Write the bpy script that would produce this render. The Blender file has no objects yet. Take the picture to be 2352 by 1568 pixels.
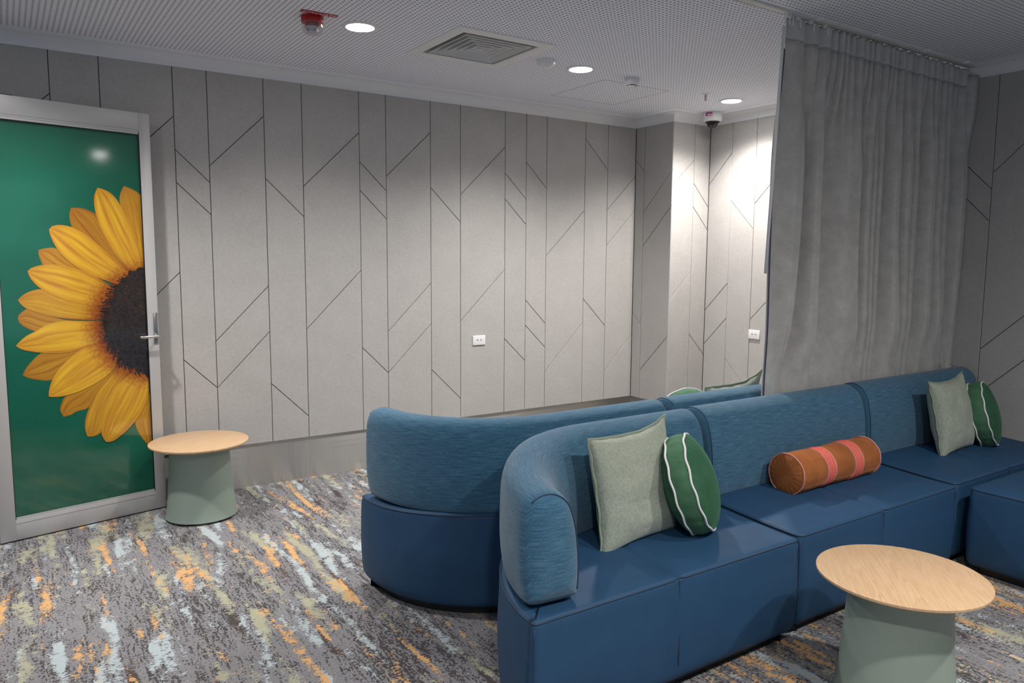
import bpy, bmesh, math, random
from math import pi, sin, cos, radians
from mathutils import Vector, Matrix, noise as mnoise

random.seed(7)
sc = bpy.context.scene
COL = sc.collection

# ------------------------------------------------------------------ camera, world, exposure
F_PX, W_PX, H_PX = 1741.06, 2352, 1568
YAW, PITCH, ROLL, CAM_Z = 0.590031777, 0.109372747, 0.00614694, 1.55
fw = Vector((sin(YAW)*cos(PITCH), cos(YAW)*cos(PITCH), -sin(PITCH)))
rt = Vector((cos(YAW), -sin(YAW), 0.0))
up = rt.cross(fw)
r2 = cos(ROLL)*rt + sin(ROLL)*up
u2 = -sin(ROLL)*rt + cos(ROLL)*up
cam_d = bpy.data.cameras.new('camera')
cam = bpy.data.objects.new('camera', cam_d); COL.objects.link(cam)
cam.matrix_world = Matrix(((r2.x, u2.x, -fw.x, 0), (r2.y, u2.y, -fw.y, 0), (r2.z, u2.z, -fw.z, CAM_Z), (0, 0, 0, 1)))
cam_d.sensor_fit = 'HORIZONTAL'; cam_d.sensor_width = 36.0
cam_d.lens = F_PX / W_PX * 36.0
cam_d.clip_start = 0.05
sc.camera = cam

world = bpy.data.worlds.new('world'); sc.world = world
world.use_nodes = True
wbg = world.node_tree.nodes['Background']
wbg.inputs[0].default_value = (0.62, 0.78, 1.0, 1)
wbg.inputs[1].default_value = 0.36

sc.view_settings.view_transform = 'Standard'
sc.view_settings.look = 'None'
sc.view_settings.gamma = 1.0
sc.view_settings.use_curve_mapping = False
sc.view_settings.exposure = 0.0

SPOT_W = 150.0                    # watts of one ceiling downlight
SPOT_ANGLE, SPOT_BLEND = 140.0, 0.95
FRONT_ANGLE, FRONT_BLEND = 172.0, 1.0
LEFT_ANGLE = 158.0
# (x, y, label or None when out of the frame)
DOWNLIGHTS = [(1.652, 3.939, 1.0), (3.180, 3.969, 1.0), (4.751, 4.070, 1.0),
              (0.10, 3.92, 0.9),
              (0.30, 0.05, 0.85), (1.85, 0.08, 0.68), (3.41, 0.11, 1.0)]

# ------------------------------------------------------------------ room dimensions (metres)
D, XB, XC, D2 = 5.1288, 4.7528, 5.2038, 4.6731
ZC, ZS, ZCEIL = 2.704, 0.2917, 2.770
X0, Y0 = -3.0, -4.0

# ------------------------------------------------------------------ node helpers
def new_mat(name):
    m = bpy.data.materials.new(name); m.use_nodes = True
    nt = m.node_tree
    return m, nt, nt.nodes['Principled BSDF']
def setp(b, **kw):
    for k, v in kw.items():
        k = k.replace('_', ' ')
        if k in b.inputs:
            if isinstance(v, tuple) and len(v) == 3: v = (*v, 1)
            b.inputs[k].default_value = v
class NT:
    def __init__(s, nt): s.nt = nt
    def n(s, t, **kw):
        nd = s.nt.nodes.new(t)
        for k, v in kw.items(): setattr(nd, k, v)
        return nd
    def link(s, a, b): s.nt.links.new(a, b)
    def put(s, sock, v):
        if hasattr(v, 'links') or hasattr(v, 'is_linked'): s.nt.links.new(v, sock)
        else: sock.default_value = v
    def math(s, op, a, b=0.0, c=0.0, clamp=False):
        nd = s.n('ShaderNodeMath', operation=op); nd.use_clamp = clamp
        s.put(nd.inputs[0], a); s.put(nd.inputs[1], b)
        if op in ('MULTIPLY_ADD', 'WRAP', 'SMOOTH_MIN', 'COMPARE'): s.put(nd.inputs[2], c)
        return nd.outputs[0]
    def coord(s, which='Object'):
        return s.n('ShaderNodeTexCoord').outputs[which]
    def mapping(s, vec, scale=(1, 1, 1), loc=(0, 0, 0), rot=(0, 0, 0)):
        nd = s.n('ShaderNodeMapping'); s.link(vec, nd.inputs[0])
        nd.inputs['Location'].default_value = loc; nd.inputs['Rotation'].default_value = rot
        nd.inputs['Scale'].default_value = scale
        return nd.outputs[0]
    def noise(s, vec, scale=5, detail=2, rough=0.5, dist=0.0):
        nd = s.n('ShaderNodeTexNoise'); s.link(vec, nd.inputs['Vector'])
        nd.inputs['Scale'].default_value = scale; nd.inputs['Detail'].default_value = detail
        nd.inputs['Roughness'].default_value = rough; nd.inputs['Distortion'].default_value = dist
        return nd.outputs['Fac']
    def rng(s, v, a, b, c=0.0, d=1.0, smooth=False):
        nd = s.n('ShaderNodeMapRange'); nd.clamp = True
        if smooth: nd.interpolation_type = 'SMOOTHSTEP'
        s.put(nd.inputs[0], v)
        for i, q in enumerate((a, b, c, d)): nd.inputs[i+1].default_value = q
        return nd.outputs[0]
    def mix(s, fac, a, b):
        nd = s.n('ShaderNodeMix', data_type='RGBA')
        s.put(nd.inputs[0], fac)
        for sock, v in ((nd.inputs[6], a), (nd.inputs[7], b)):
            if isinstance(v, tuple): sock.default_value = (*v[:3], 1)
            else: s.link(v, sock)
        return nd.outputs[2]
    def bump(s, h, strength=0.3, dist=0.01, bsdf=None):
        nd = s.n('ShaderNodeBump'); s.link(h, nd.inputs['Height'])
        nd.inputs['Strength'].default_value = strength; nd.inputs['Distance'].default_value = dist
        if bsdf is not None: s.link(nd.outputs[0], bsdf.inputs['Normal'])
        return nd.outputs[0]
    def sep(s, vec):
        nd = s.n('ShaderNodeSeparateXYZ'); s.link(vec, nd.inputs[0]); return nd.outputs

def plain(name, col, rough=0.5, metal=0.0, **kw):
    m, nt, b = new_mat(name); setp(b, Base_Color=col, Roughness=rough, Metallic=metal, **kw)
    N = NT(nt)
    v = N.noise(N.coord(), 40, 2)
    N.link(N.rng(v, 0, 1, rough*0.92, min(1, rough*1.08)), b.inputs['Roughness'])
    return m

# ------------------------------------------------------------------ mesh helpers
def mk(name, verts, faces, mat, parent=None, smooth=False, uvs=None, mats=None, fmat=None, sharp=None):
    me = bpy.data.meshes.new(name)
    me.from_pydata([tuple(v) for v in verts], [], faces)
    if uvs is not None:
        ul = me.uv_layers.new(name='UVMap')
        for p in me.polygons:
            for li in p.loop_indices:
                ul.data[li].uv = uvs[me.loops[li].vertex_index]
    for m_ in (mats or [mat]): me.materials.append(m_)
    if fmat:
        for p, k in zip(me.polygons, fmat): p.material_index = k
    bm = bmesh.new(); bm.from_mesh(me)
    bmesh.ops.recalc_face_normals(bm, faces=bm.faces)
    bm.to_mesh(me); bm.free()
    if smooth:
        me.polygons.foreach_set('use_smooth', [True]*len(me.polygons))
        if sharp: me.set_sharp_from_angle(angle=radians(sharp))
    o = bpy.data.objects.new(name, me); COL.objects.link(o)
    if parent is not None: o.parent = parent
    return o

def empty(name, loc=(0, 0, 0), rz=0.0, rot=None):
    o = bpy.data.objects.new(name, None); COL.objects.link(o)
    o.empty_display_size = 0.1
    o.location = loc; o.rotation_euler = rot if rot else (0, 0, rz)
    return o
def tag(o, label=None, cat=None, group=None, kind=None):
    if label: o['label'] = label
    if cat: o['category'] = cat
    if group: o['group'] = group
    if kind: o['kind'] = kind
    return o
def copy_tree(o, parent=None):
    c = o.copy(); COL.objects.link(c)
    if parent is not None: c.parent = parent
    for ch in list(o.children): copy_tree(ch, c)
    return c

def box(name, lo, hi, mat, parent=None, bevel=0.0, seg=2):
    bm = bmesh.new(); bmesh.ops.create_cube(bm, size=1)
    for v in bm.verts:
        v.co = Vector([(lo[i]+hi[i])/2 + v.co[i]*(hi[i]-lo[i]) for i in range(3)])
    if bevel > 0: bmesh.ops.bevel(bm, geom=bm.edges[:], offset=bevel, segments=seg, profile=0.5, affect='EDGES')
    me = bpy.data.meshes.new(name); bm.to_mesh(me); bm.free(); me.materials.append(mat)
    if bevel > 0:
        me.polygons.foreach_set('use_smooth', [True]*len(me.polygons)); me.set_sharp_from_angle(angle=radians(40))
    o = bpy.data.objects.new(name, me); COL.objects.link(o)
    if parent is not None: o.parent = parent
    return o

def lathe(name, prof, mat, parent=None, seg=64, axis='Z', smooth=True, sharp=35, cx=0, cy=0):
    verts, faces = [], []
    n = len(prof)
    for i in range(seg):
        a = 2*pi*i/seg
        for r, z in prof: verts.append((cx + r*cos(a), cy + r*sin(a), z))
    for i in range(seg):
        j = (i+1) % seg
        for k in range(n-1): faces.append((i*n+k, j*n+k, j*n+k+1, i*n+k+1))
    if prof[0][0] > 1e-6: faces.append(tuple(i*n for i in range(seg)))
    if prof[-1][0] > 1e-6: faces.append(tuple(i*n+n-1 for i in range(seg)))
    if axis == 'X': verts = [(z, x, y) for x, y, z in verts]
    if axis == 'Y': verts = [(x, z, y) for x, y, z in verts]
    o = mk(name, verts, faces, mat, parent, smooth, sharp=sharp)
    bm = bmesh.new(); bm.from_mesh(o.data); bmesh.ops.remove_doubles(bm, verts=bm.verts, dist=1e-6)
    bmesh.ops.recalc_face_normals(bm, faces=bm.faces); bm.to_mesh(o.data); bm.free()
    return o

def tube_geo(pts, r, closed=False, seg=8):
    pts = [Vector(p) for p in pts]; n = len(pts)
    verts, faces = [], []
    prev = None
    for i, p in enumerate(pts):
        a = pts[i-1] if (i > 0 or closed) else pts[i]
        b = pts[(i+1) % n] if (i < n-1 or closed) else pts[i]
        t = (b-a).normalized()
        if prev is None:
            ref = Vector((0, 0, 1)) if abs(t.z) < 0.9 else Vector((1, 0, 0))
            e1 = t.cross(ref).normalized()
        else:
            e1 = (prev - t*prev.dot(t)).normalized()
        prev = e1; e2 = t.cross(e1)
        for k in range(seg):
            q = 2*pi*k/seg; verts.append(p + r*(cos(q)*e1 + sin(q)*e2))
    m = n if closed else n-1
    for i in range(m):
        j = (i+1) % n
        for k in range(seg):
            l = (k+1) % seg; faces.append((i*seg+k, i*seg+l, j*seg+l, j*seg+k))
    if not closed:
        faces.append(tuple(range(seg))); faces.append(tuple((n-1)*seg+k for k in range(seg)))
    return verts, faces
def tube(name, pts, r, mat, parent=None, closed=False, seg=8):
    v, f = tube_geo(pts, r, closed, seg)
    return mk(name, v, f, mat, parent, True)

def catmull(pts, n, closed=True):
    out = []; m = len(pts)
    for i in range(m if closed else m-1):
        p0, p1, p2, p3 = [Vector(pts[(i+k) % m]) if closed else Vector(pts[min(max(i+k, 0), m-1)]) for k in (-1, 0, 1, 2)]
        for k in range(n):
            t = k/n
            out.append(0.5*((2*p1)+(-p0+p2)*t+(2*p0-5*p1+4*p2-p3)*t*t+(-p0+3*p1-3*p2+p3)*t**3))
    if not closed: out.append(Vector(pts[-1]))
    return out

def smooth01(t):
    t = min(1, max(0, t)); return t*t*(3-2*t)
def interp(x, xs, ys):
    if x <= xs[0]: return ys[0]
    for i in range(len(xs)-1):
        if x <= xs[i+1]: return ys[i] + (ys[i+1]-ys[i])*(x-xs[i])/(xs[i+1]-xs[i])
    return ys[-1]

# ------------------------------------------------------------------ materials
def m_felt():
    m, nt, b = new_mat('felt_wall_panel'); N = NT(nt); c = N.coord()
    v1 = N.noise(c, 60, 4, 0.6); v2 = N.noise(c, 6, 2)
    f = N.math('ADD', N.math('MULTIPLY', v1, 0.7), N.math('MULTIPLY', v2, 0.3))
    N.link(N.mix(N.rng(f, .3, .7), (.40, .385, .37), (.475, .46, .445)), b.inputs['Base Color'])
    setp(b, Roughness=0.95, Specular_IOR_Level=0.15)
    N.bump(N.noise(c, 450, 2), .15, .002, b); return m
def m_groove():
    return plain('panel_joint', (.18, .175, .17), .95)
def m_carpet():
    m, nt, b = new_mat('patterned_carpet'); N = NT(nt); c = N.coord()
    P = N.mapping(c, (1, 1, 1), rot=(0, 0, radians(1.0)))
    # woven ground: mid grey with short dark dashes running in wavy lines
    spk = N.noise(N.mapping(P, (115, 70, 1)), 1.0, 2, .6)
    wav = N.noise(N.mapping(P, (58, 9, 1), loc=(3, 8, 0)), 1.0, 2, .5, 1.2)
    dens = N.noise(N.mapping(P, (5, 1.3, 1), loc=(11, 3, 0)), 1.0, 2, .5)
    s = N.math('ADD', N.math('MULTIPLY', spk, .85), N.math('ADD', N.math('MULTIPLY', wav, .65), N.math('MULTIPLY', dens, .35)))
    dark = N.rng(s, .955, 1.0)
    tone = N.noise(N.mapping(P, (170, 120, 1), loc=(5, 1, 0)), 1.0, 2)
    base = N.mix(N.rng(tone, .35, .65), (.180, .178, .190), (.245, .242, .254))
    col = N.mix(dark, base, (.055, .048, .050))
    fine = N.noise(N.mapping(P, (36, 105, 1), loc=(9, 4, 0)), 1.0, 3, .65)
    mid = N.noise(N.mapping(P, (26, 14, 1), loc=(2, 7, 0)), 1.0, 3, .6)
    spr = N.noise(N.mapping(P, (90, 120, 1), loc=(1, 9, 0)), 1.0, 2, .6)
    def patch(col, colr, loc, t, sx=7.5, sy=1.25, w=.02):
        big = N.noise(N.mapping(P, (sx, sy, 1), loc=loc), 1.0, 1, .5)
        v = N.math('ADD', big, N.math('ADD', N.math('MULTIPLY', N.math('SUBTRACT', fine, .5), .42),
              N.math('ADD', N.math('MULTIPLY', N.math('SUBTRACT', mid, .5), .50), N.math('MULTIPLY', N.math('SUBTRACT', spr, .5), .34))))
        return N.mix(N.rng(v, t, t+w), col, colr)
    col = patch(col, (.060, .046, .044), (31.3, 7.7, 0), .672, 12, 1.7)
    col = patch(col, (.36, .355, .255), (4.1, 19.4, 0), .622, 9.5, 1.5)
    col = patch(col, (.41, .47, .49), (17.2, 2.6, 0), .628, 10.5, 1.6)
    col = patch(col, (.62, .355, .145), (8.6, 41.2, 0), .655, 13, 1.35)
    N.link(col, b.inputs['Base Color'])
    setp(b, Roughness=0.95, Specular_IOR_Level=0.1, Sheen_Weight=0.15)
    N.bump(N.noise(c, 260, 2, .6), .5, .004, b)
    return m
def m_ceiling():
    m, nt, b = new_mat('perforated_ceiling_board'); N = NT(nt); c = N.coord()
    X, Y, Z = N.sep(c)
    s = .0258
    fx = N.math('SUBTRACT', N.math('FRACT', N.math('DIVIDE', X, s)), .5)
    fy = N.math('SUBTRACT', N.math('FRACT', N.math('DIVIDE', Y, s)), .5)
    r = N.math('SQRT', N.math('ADD', N.math('MULTIPLY', fx, fx), N.math('MULTIPLY', fy, fy)))
    hole = N.rng(r, .20, .27, 1, 0)
    def inside(v, lo, hi):
        return N.math('MULTIPLY', N.math('GREATER_THAN', v, lo), N.math('LESS_THAN', v, hi))
    zone = N.math('MULTIPLY', inside(Y, -9, D-.135), N.math('LESS_THAN', X, XC-.135))
    band = N.math('SUBTRACT', 1, inside(Y, 2.447, 2.515))
    nib = N.math('SUBTRACT', 1, N.math('MULTIPLY', N.math('GREATER_THAN', X, XB-.135), N.math('GREATER_THAN', Y, D2-.135)))
    hole = N.math('MULTIPLY', N.math('MULTIPLY', hole, zone), N.math('MULTIPLY', band, nib))
    N.link(N.mix(hole, (.84, .86, .94), (.24, .24, .26)), b.inputs['Base Color'])
    setp(b, Roughness=0.8, Specular_IOR_Level=0.2)
    return m
def m_steel():
    m, nt, b = new_mat('brushed_stainless'); N = NT(nt); c = N.coord()
    g = N.noise(N.mapping(c, (3, 3, 400)), 1.0, 2)
    setp(b, Base_Color=(.50, .487, .467), Metallic=1.0, Roughness=.36, Anisotropic=.9, Anisotropic_Rotation=.25)
    t = N.n('ShaderNodeTangent', direction_type='RADIAL', axis='Z')
    N.link(t.outputs[0], b.inputs['Tangent'])
    N.link(N.rng(g, .2, .8, .33, .43), b.inputs['Roughness'])
    N.bump(N.noise(N.mapping(c, (9, 9, .6)), 1.0, 4, .6), .35, .012, b)
    return m
def m_leather(name='blue_leather', col=(.018, .064, .138)):
    m, nt, b = new_mat(name); N = NT(nt); c = N.coord()
    v = N.noise(c, 9, 3)
    N.link(N.mix(N.rng(v, .3, .7), tuple(q*.93 for q in col), tuple(q*1.07 for q in col)), b.inputs['Base Color'])
    setp(b, Roughness=.60, Specular_IOR_Level=.34)
    h = N.math('ADD', N.math('MULTIPLY', N.noise(c, 4.5, 3), 1.0), N.math('MULTIPLY', N.noise(c, 700, 2), .01))
    N.bump(h, .12, .02, b); return m
def m_fabric():
    m, nt, b = new_mat('blue_melange_weave'); N = NT(nt); u = N.coord('UV')
    a = N.noise(N.mapping(u, (13, 300, 1)), 1.0, 3, .6)
    w = N.noise(N.mapping(u, (420, 70, 1)), 1.0, 2, .6)
    f = N.math('ADD', N.math('MULTIPLY', a, .68), N.math('MULTIPLY', w, .32))
    cr = N.n('ShaderNodeValToRGB'); N.link(f, cr.inputs[0])
    el = cr.color_ramp.elements
    el[0].position, el[0].color = .34, (.024, .075, .135, 1)
    el[1].position, el[1].color = .68, (.100, .225, .325, 1)
    e = el.new(.50); e.color = (.042, .125, .205, 1)
    N.link(cr.outputs[0], b.inputs['Base Color'])
    setp(b, Roughness=.9, Specular_IOR_Level=.15, Sheen_Weight=.25, Sheen_Roughness=.5)
    N.bump(f, .25, .0015, b); return m
def m_wood():
    m, nt, b = new_mat('pale_oak_veneer'); N = NT(nt); c = N.coord()
    P = N.mapping(c, (1, 1, 1), rot=(0, 0, radians(62)))
    big = N.noise(N.mapping(P, (1.6, 15, 6)), 1.0, 3, .55, .6)
    fin = N.noise(N.mapping(P, (9, 190, 30)), 1.0, 3, .6)
    wv = N.math('FRACT', N.math('MULTIPLY', N.math('ADD', big, N.math('MULTIPLY', fin, .05)), 9))
    f = N.math('ADD', N.math('MULTIPLY', wv, .45), N.math('MULTIPLY', fin, .75))
    N.link(N.mix(N.rng(f, .25, .95), (.49, .315, .175), (.605, .42, .26)), b.inputs['Base Color'])
    setp(b, Roughness=.42, Specular_IOR_Level=.4)
    N.bump(fin, .05, .001, b); return m
def m_velour():
    m, nt, b = new_mat('grey_velour'); N = NT(nt); c = N.coord()
    v = N.math('ADD', N.math('MULTIPLY', N.noise(c, 14, 4, .65), .6), N.math('MULTIPLY', N.noise(c, 170, 3, .7), .4))
    N.link(N.mix(N.rng(v, .35, .65), (.40, .39, .372), (.54, .53, .505)), b.inputs['Base Color'])
    setp(b, Roughness=.9, Specular_IOR_Level=.15, Sheen_Weight=.08, Sheen_Roughness=.4)
    N.bump(v, .15, .004, b); return m
def m_linen(col):
    m, nt, b = new_mat('sage_linen'); N = NT(nt); c = N.coord()
    a = N.noise(N.mapping(c, (700, 90, 60)), 1.0, 3, .65); w = N.noise(N.mapping(c, (60, 90, 700)), 1.0, 3, .65)
    f = N.math('ADD', N.math('MULTIPLY', a, .5), N.math('MULTIPLY', w, .5))
    N.link(N.mix(N.rng(f, .38, .62), tuple(q*.72 for q in col), tuple(min(1, q*1.28) for q in col)), b.inputs['Base Color'])
    setp(b, Roughness=.9, Specular_IOR_Level=.15, Sheen_Weight=.2)
    h = N.math('ADD', N.math('MULTIPLY', N.noise(c, 11, 3, .55, .5), 1.0), N.math('MULTIPLY', f, .06))
    N.bump(h, .28, .03, b); return m
def m_velvet(name, col, wr=.25):
    m, nt, b = new_mat(name); N = NT(nt); c = N.coord()
    v = N.noise(c, 10, 4, .6)
    N.link(N.mix(N.rng(v, .3, .7), tuple(q*.8 for q in col), tuple(q*1.2 for q in col)), b.inputs['Base Color'])
    setp(b, Roughness=.75, Specular_IOR_Level=.2, Sheen_Weight=.6, Sheen_Roughness=.35)
    b.inputs['Sheen Tint'].default_value = (*[min(1, q*2.2+.1) for q in col], 1)
    N.bump(N.noise(c, 14, 3, .5, 1.0), wr, .02, b); return m
def m_petal():
    m, nt, b = new_mat('printed_petal'); N = NT(nt); c = N.coord()
    X, Y, Z = N.sep(c)
    dx = N.math('ADD', X, .030); dz = N.math('SUBTRACT', Z, 1.149)
    r = N.math('SQRT', N.math('ADD', N.math('MULTIPLY', dx, dx), N.math('MULTIPLY', dz, dz)))
    ang = N.math('ARCTAN2', dz, dx)
    u = N.n('ShaderNodeUVMap', uv_map='UVMap').outputs[0]; U, V, _ = N.sep(u)
    at = N.n('ShaderNodeAttribute', attribute_name='shade').outputs['Fac']
    cmb = N.n('ShaderNodeCombineXYZ'); N.link(N.math('MULTIPLY', V, 9), cmb.inputs[0]); N.link(N.math('MULTIPLY', U, 1.6), cmb.inputs[1])
    N.link(N.math('MULTIPLY', at, 37.0), cmb.inputs[2])
    st = N.noise(cmb.outputs[0], 1.0, 3, .55, .3)
    e = N.math('ABSOLUTE', N.math('SUBTRACT', V, .5))                     # ribs and darker rims
    rib = N.math('ABSOLUTE', N.math('SUBTRACT', e, .16))
    ribm = N.rng(rib, .0, .06, .30, 0)
    ed = N.rng(e, .36, .5, 0, .35)
    tip = N.rng(U, .0, .22, .35, 0)
    q = N.math('ADD', N.math('SUBTRACT', N.rng(st, .3, .7, .15, 1.0), ribm), N.math('MULTIPLY', N.math('ADD', ed, tip), -1))
    jag = N.math('MULTIPLY', N.math('SUBTRACT', N.noise(N.mapping(c, (60, 60, 60)), 1.0, 3), .5), .10)
    yel = N.mix(N.rng(q, 0, 1), (.55, .225, .022), (.80, .50, .030))
    rr = N.math('ADD', r, jag)
    c1 = N.mix(N.rng(rr, .30, .42, smooth=True), (.33, .075, .006), yel)
    c2 = N.mix(N.rng(rr, .255, .325, smooth=True), (.030, .012, .008), c1)
    dim = N.rng(at, .55, 1.2, .55, 1.12)
    mul = N.n('ShaderNodeMix', data_type='RGBA', blend_type='MULTIPLY'); mul.inputs[0].default_value = 1
    N.link(c2, mul.inputs[6]); cc = N.n('ShaderNodeCombineColor')
    for i in range(3): N.link(dim if i != 1 else N.math('POWER', dim, 1.35), cc.inputs[i])
    N.link(cc.outputs[0], mul.inputs[7])
    N.link(mul.outputs[2], b.inputs['Base Color']); setp(b, Roughness=.6, Specular_IOR_Level=.2)
    return m
def m_disc():
    m, nt, b = new_mat('printed_seed_head'); N = NT(nt); c = N.coord()
    v = N.noise(c, 60, 4, .7); w = N.noise(N.mapping(c, loc=(5, 5, 5)), 110, 2, .5)
    col = N.mix(N.rng(v, .35, .7), (.010, .008, .008), (.045, .030, .026))
    col = N.mix(N.rng(w, .70, .74), col, (.30, .09, .02))
    N.link(col, b.inputs['Base Color']); setp(b, Roughness=.6, Specular_IOR_Level=.2); return m
def schlick(N, f0=.04):
    g = N.n('ShaderNodeNewGeometry'); v = N.n('ShaderNodeVectorMath', operation='DOT_PRODUCT')
    N.link(g.outputs['Normal'], v.inputs[0]); N.link(g.outputs['Incoming'], v.inputs[1])
    k = N.math('SUBTRACT', 1.0, N.math('ABSOLUTE', v.outputs['Value']), clamp=True)
    return N.math('ADD', f0, N.math('MULTIPLY', N.math('POWER', k, 5.0), 1-f0))
def m_pane():
    m = bpy.data.materials.new('clear_glass'); m.use_nodes = True; nt = m.node_tree; nt.nodes.clear(); N = NT(nt)
    out = N.n('ShaderNodeOutputMaterial'); tr = N.n('ShaderNodeBsdfTransparent'); gl = N.n('ShaderNodeBsdfGlossy')
    gl.inputs['Roughness'].default_value = .07;
    c = N.coord(); bp = N.bump(N.noise(c, 220, 2), .02, .001); N.link(bp, gl.inputs['Normal'])
    mx = N.n('ShaderNodeMixShader'); N.link(schlick(N), mx.inputs[0]); N.link(tr.outputs[0], mx.inputs[1]); N.link(gl.outputs[0], mx.inputs[2])
    N.link(mx.outputs[0], out.inputs[0]); return m
def m_emit(name, col, st):
    m, nt, b = new_mat(name); setp(b, Base_Color=(.8, .8, .8), Emission_Color=col, Emission_Strength=st); return m

FELT, JOINT, CARPET, CEIL, STEEL = m_felt(), m_groove(), m_carpet(), m_ceiling(), m_steel()
LEATHER, FABRIC, WOOD, VELOUR = m_leather(), m_fabric(), m_wood(), m_velour()
SEAM = plain('navy_thread', (.018, .045, .09), .6)
WHITE_PAINT = plain('white_paint', (.74, .75, .77), .6)
WHITE_PLASTIC = plain('white_plastic', (.78, .78, .79), .35)
BLACK = plain('black_plastic', (.012, .012, .013), .4)
ALU = plain('satin_aluminium', (.50, .495, .49), .42, .15)
CHROME = plain('satin_chrome', (.62, .60, .57), .25, 1.0)
SAGE_METAL = plain('sage_green_powder_coat', (.27, .335, .285), .42)
GLOW = m_emit('led_diffuser', (1.0, .97, .95, 1), 60.0)

# ------------------------------------------------------------------ room shell
def structure(o, label, cat='room part'):
    return tag(o, label, cat, kind='structure')
GR = .0035        # half a panel joint
TH = .0205         # panel thickness in front of the backing wall
def wall_panels(wall, to3, grooves, diags, zlo, zhi):
    """one bevelled felt panel per polygon; grooves = strip edges along the wall, diags[k] = [(z_left, z_right), ...]"""
    for k in range(len(grooves)-1):
        a, b_ = grooves[k], grooves[k+1]
        ds = sorted(diags.get(k, []), key=lambda q: q[0]+q[1])
        lines = [(zlo, zlo)] + ds + [(zhi, zhi)]
        for (l0, r0), (l1, r1) in zip(lines[:-1], lines[1:]):
            poly = [(a, l0), (b_, r0), (b_, r1), (a, l1)]
            poly = [q for i, q in enumerate(poly) if i == 0 or (Vector(q)-Vector(poly[i-1])).length > 1e-3]
            cx = sum(q[0] for q in poly)/len(poly)
            def inset(P, d):
                out = []; n = len(P)
                for i in range(n):
                    p, c0, c1 = Vector(P[i-1]), Vector(P[i]), Vector(P[(i+1) % n])
                    e0 = (c0-p).normalized(); e1 = (c1-c0).normalized()
                    n0 = Vector((-e0.y, e0.x)); n1 = Vector((-e1.y, e1.x))
                    t = (n0+n1); t = t/max(.25, t.dot(n0)) if t.length > 1e-6 else n0
                    out.append(c0 + t*d)
                return out
            sg = 1 if grooves[0] < grooves[-1] else -1
            r0_ = inset(poly, sg*GR*.55); r1_ = inset(poly, sg*GR*1.15)
            vs = [to3(q.x, -TH, q.y) for q in r0_] + [to3(q.x, -.0025, q.y) for q in r0_] + [to3(q.x, 0, q.y) for q in r1_]
            n = len(poly); fs = []
            for s in (0, n):
                for i in range(n): fs.append((s+i, s+(i+1) % n, s+n+(i+1) % n, s+n+i))
            fs.append(tuple(range(2*n, 3*n)))
            mk('panel', vs, fs, FELT, wall)

# --- data measured on the wall: joints (m) and slanted joints (height at left, height at right)
GA= [0.276, 0.527, 0.924, 1.123, 1.472, 1.725, 2.132, 2.335, 2.694, 2.951, 3.36, 3.565, 3.77, 4.176, 4.429]
DA= {1: [(2.012, 2.405), (1.055, 1.45)], 2: [(2.205, 2.014), (2.005, 1.812), (0.894, 0.696)], 3: [(2.119, 2.462), (1.0, 1.356), (0.696, 1.049)], 4: [(2.063, 1.82), (0.694, 0.442)], 5: [(2.024, 2.421), (1.052, 1.458)], 6: [(2.221, 2.027), (2.021, 1.825), (0.9, 0.699)], 7: [(2.131, 2.473), (1.005, 1.359), (0.699, 1.051)], 8: [(2.071, 1.823), (0.696, 0.445)], 9: [(2.031, 2.425), (1.057, 1.46)], 10: [(2.222, 2.027), (2.019, 1.822), (0.899, 0.704)], 11: [(2.321, 2.124), (1.208, 1.006), (1.001, 0.803)], 12: [(1.568, 1.964), (0.595, 0.996)], 13: [(2.56, 2.32), (1.203, 0.957)], 14: [(1.973, 2.284), (1.667, 1.984), (0.545, 0.872)]}
DB= {0: [(2.425, 2.312), (1.071, 0.96)], 1: [(1.962, 2.306), (1.663, 2.006), (0.55, 0.896)]}
DA2= {0: [(2.173, 2.402), (1.203, 1.445)], 1: [(2.203, 2.006), (2.004, 1.808), (0.894, 0.699)]}
DA2= {0: [(2.173, 2.402), (1.203, 1.445)], 1: [(2.203, 2.006), (2.004, 1.808), (0.894, 0.699)]}

# back wall (runs along X at y = D), with its strips of the same repeating pattern left of the frame
w = structure(mk('wall_back', [(X0, D+TH, 0), (XB+TH, D+TH, 0), (XB+TH, D+TH, ZCEIL), (X0, D+TH, ZCEIL)], [(0, 1, 2, 3)], JOINT),
              'long grey felt-panelled wall with slanted joints behind the door and side table', 'wall')
x = GA[0]; ext = []
for wdt, kd in ((.35, 3), (.2, 2), (.405, 5), (.251, 4))*3:
    x -= wdt; ext.append((x, kd))
ext = [e for e in ext if e[0] > X0-.15]; ext.reverse()
grooves = [e[0] for e in ext] + GA + [XB]
diags = {j: DA[kd] for j, (gx, kd) in enumerate(ext)}
off = len(ext)
diags[off+0] = DA[4]
for k, v in DA.items():
    if k >= 1: diags[off+k] = v
wall_panels(w, lambda s, d, z: (s, D-d, z), grooves, diags, ZS, ZCEIL-.03)

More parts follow.
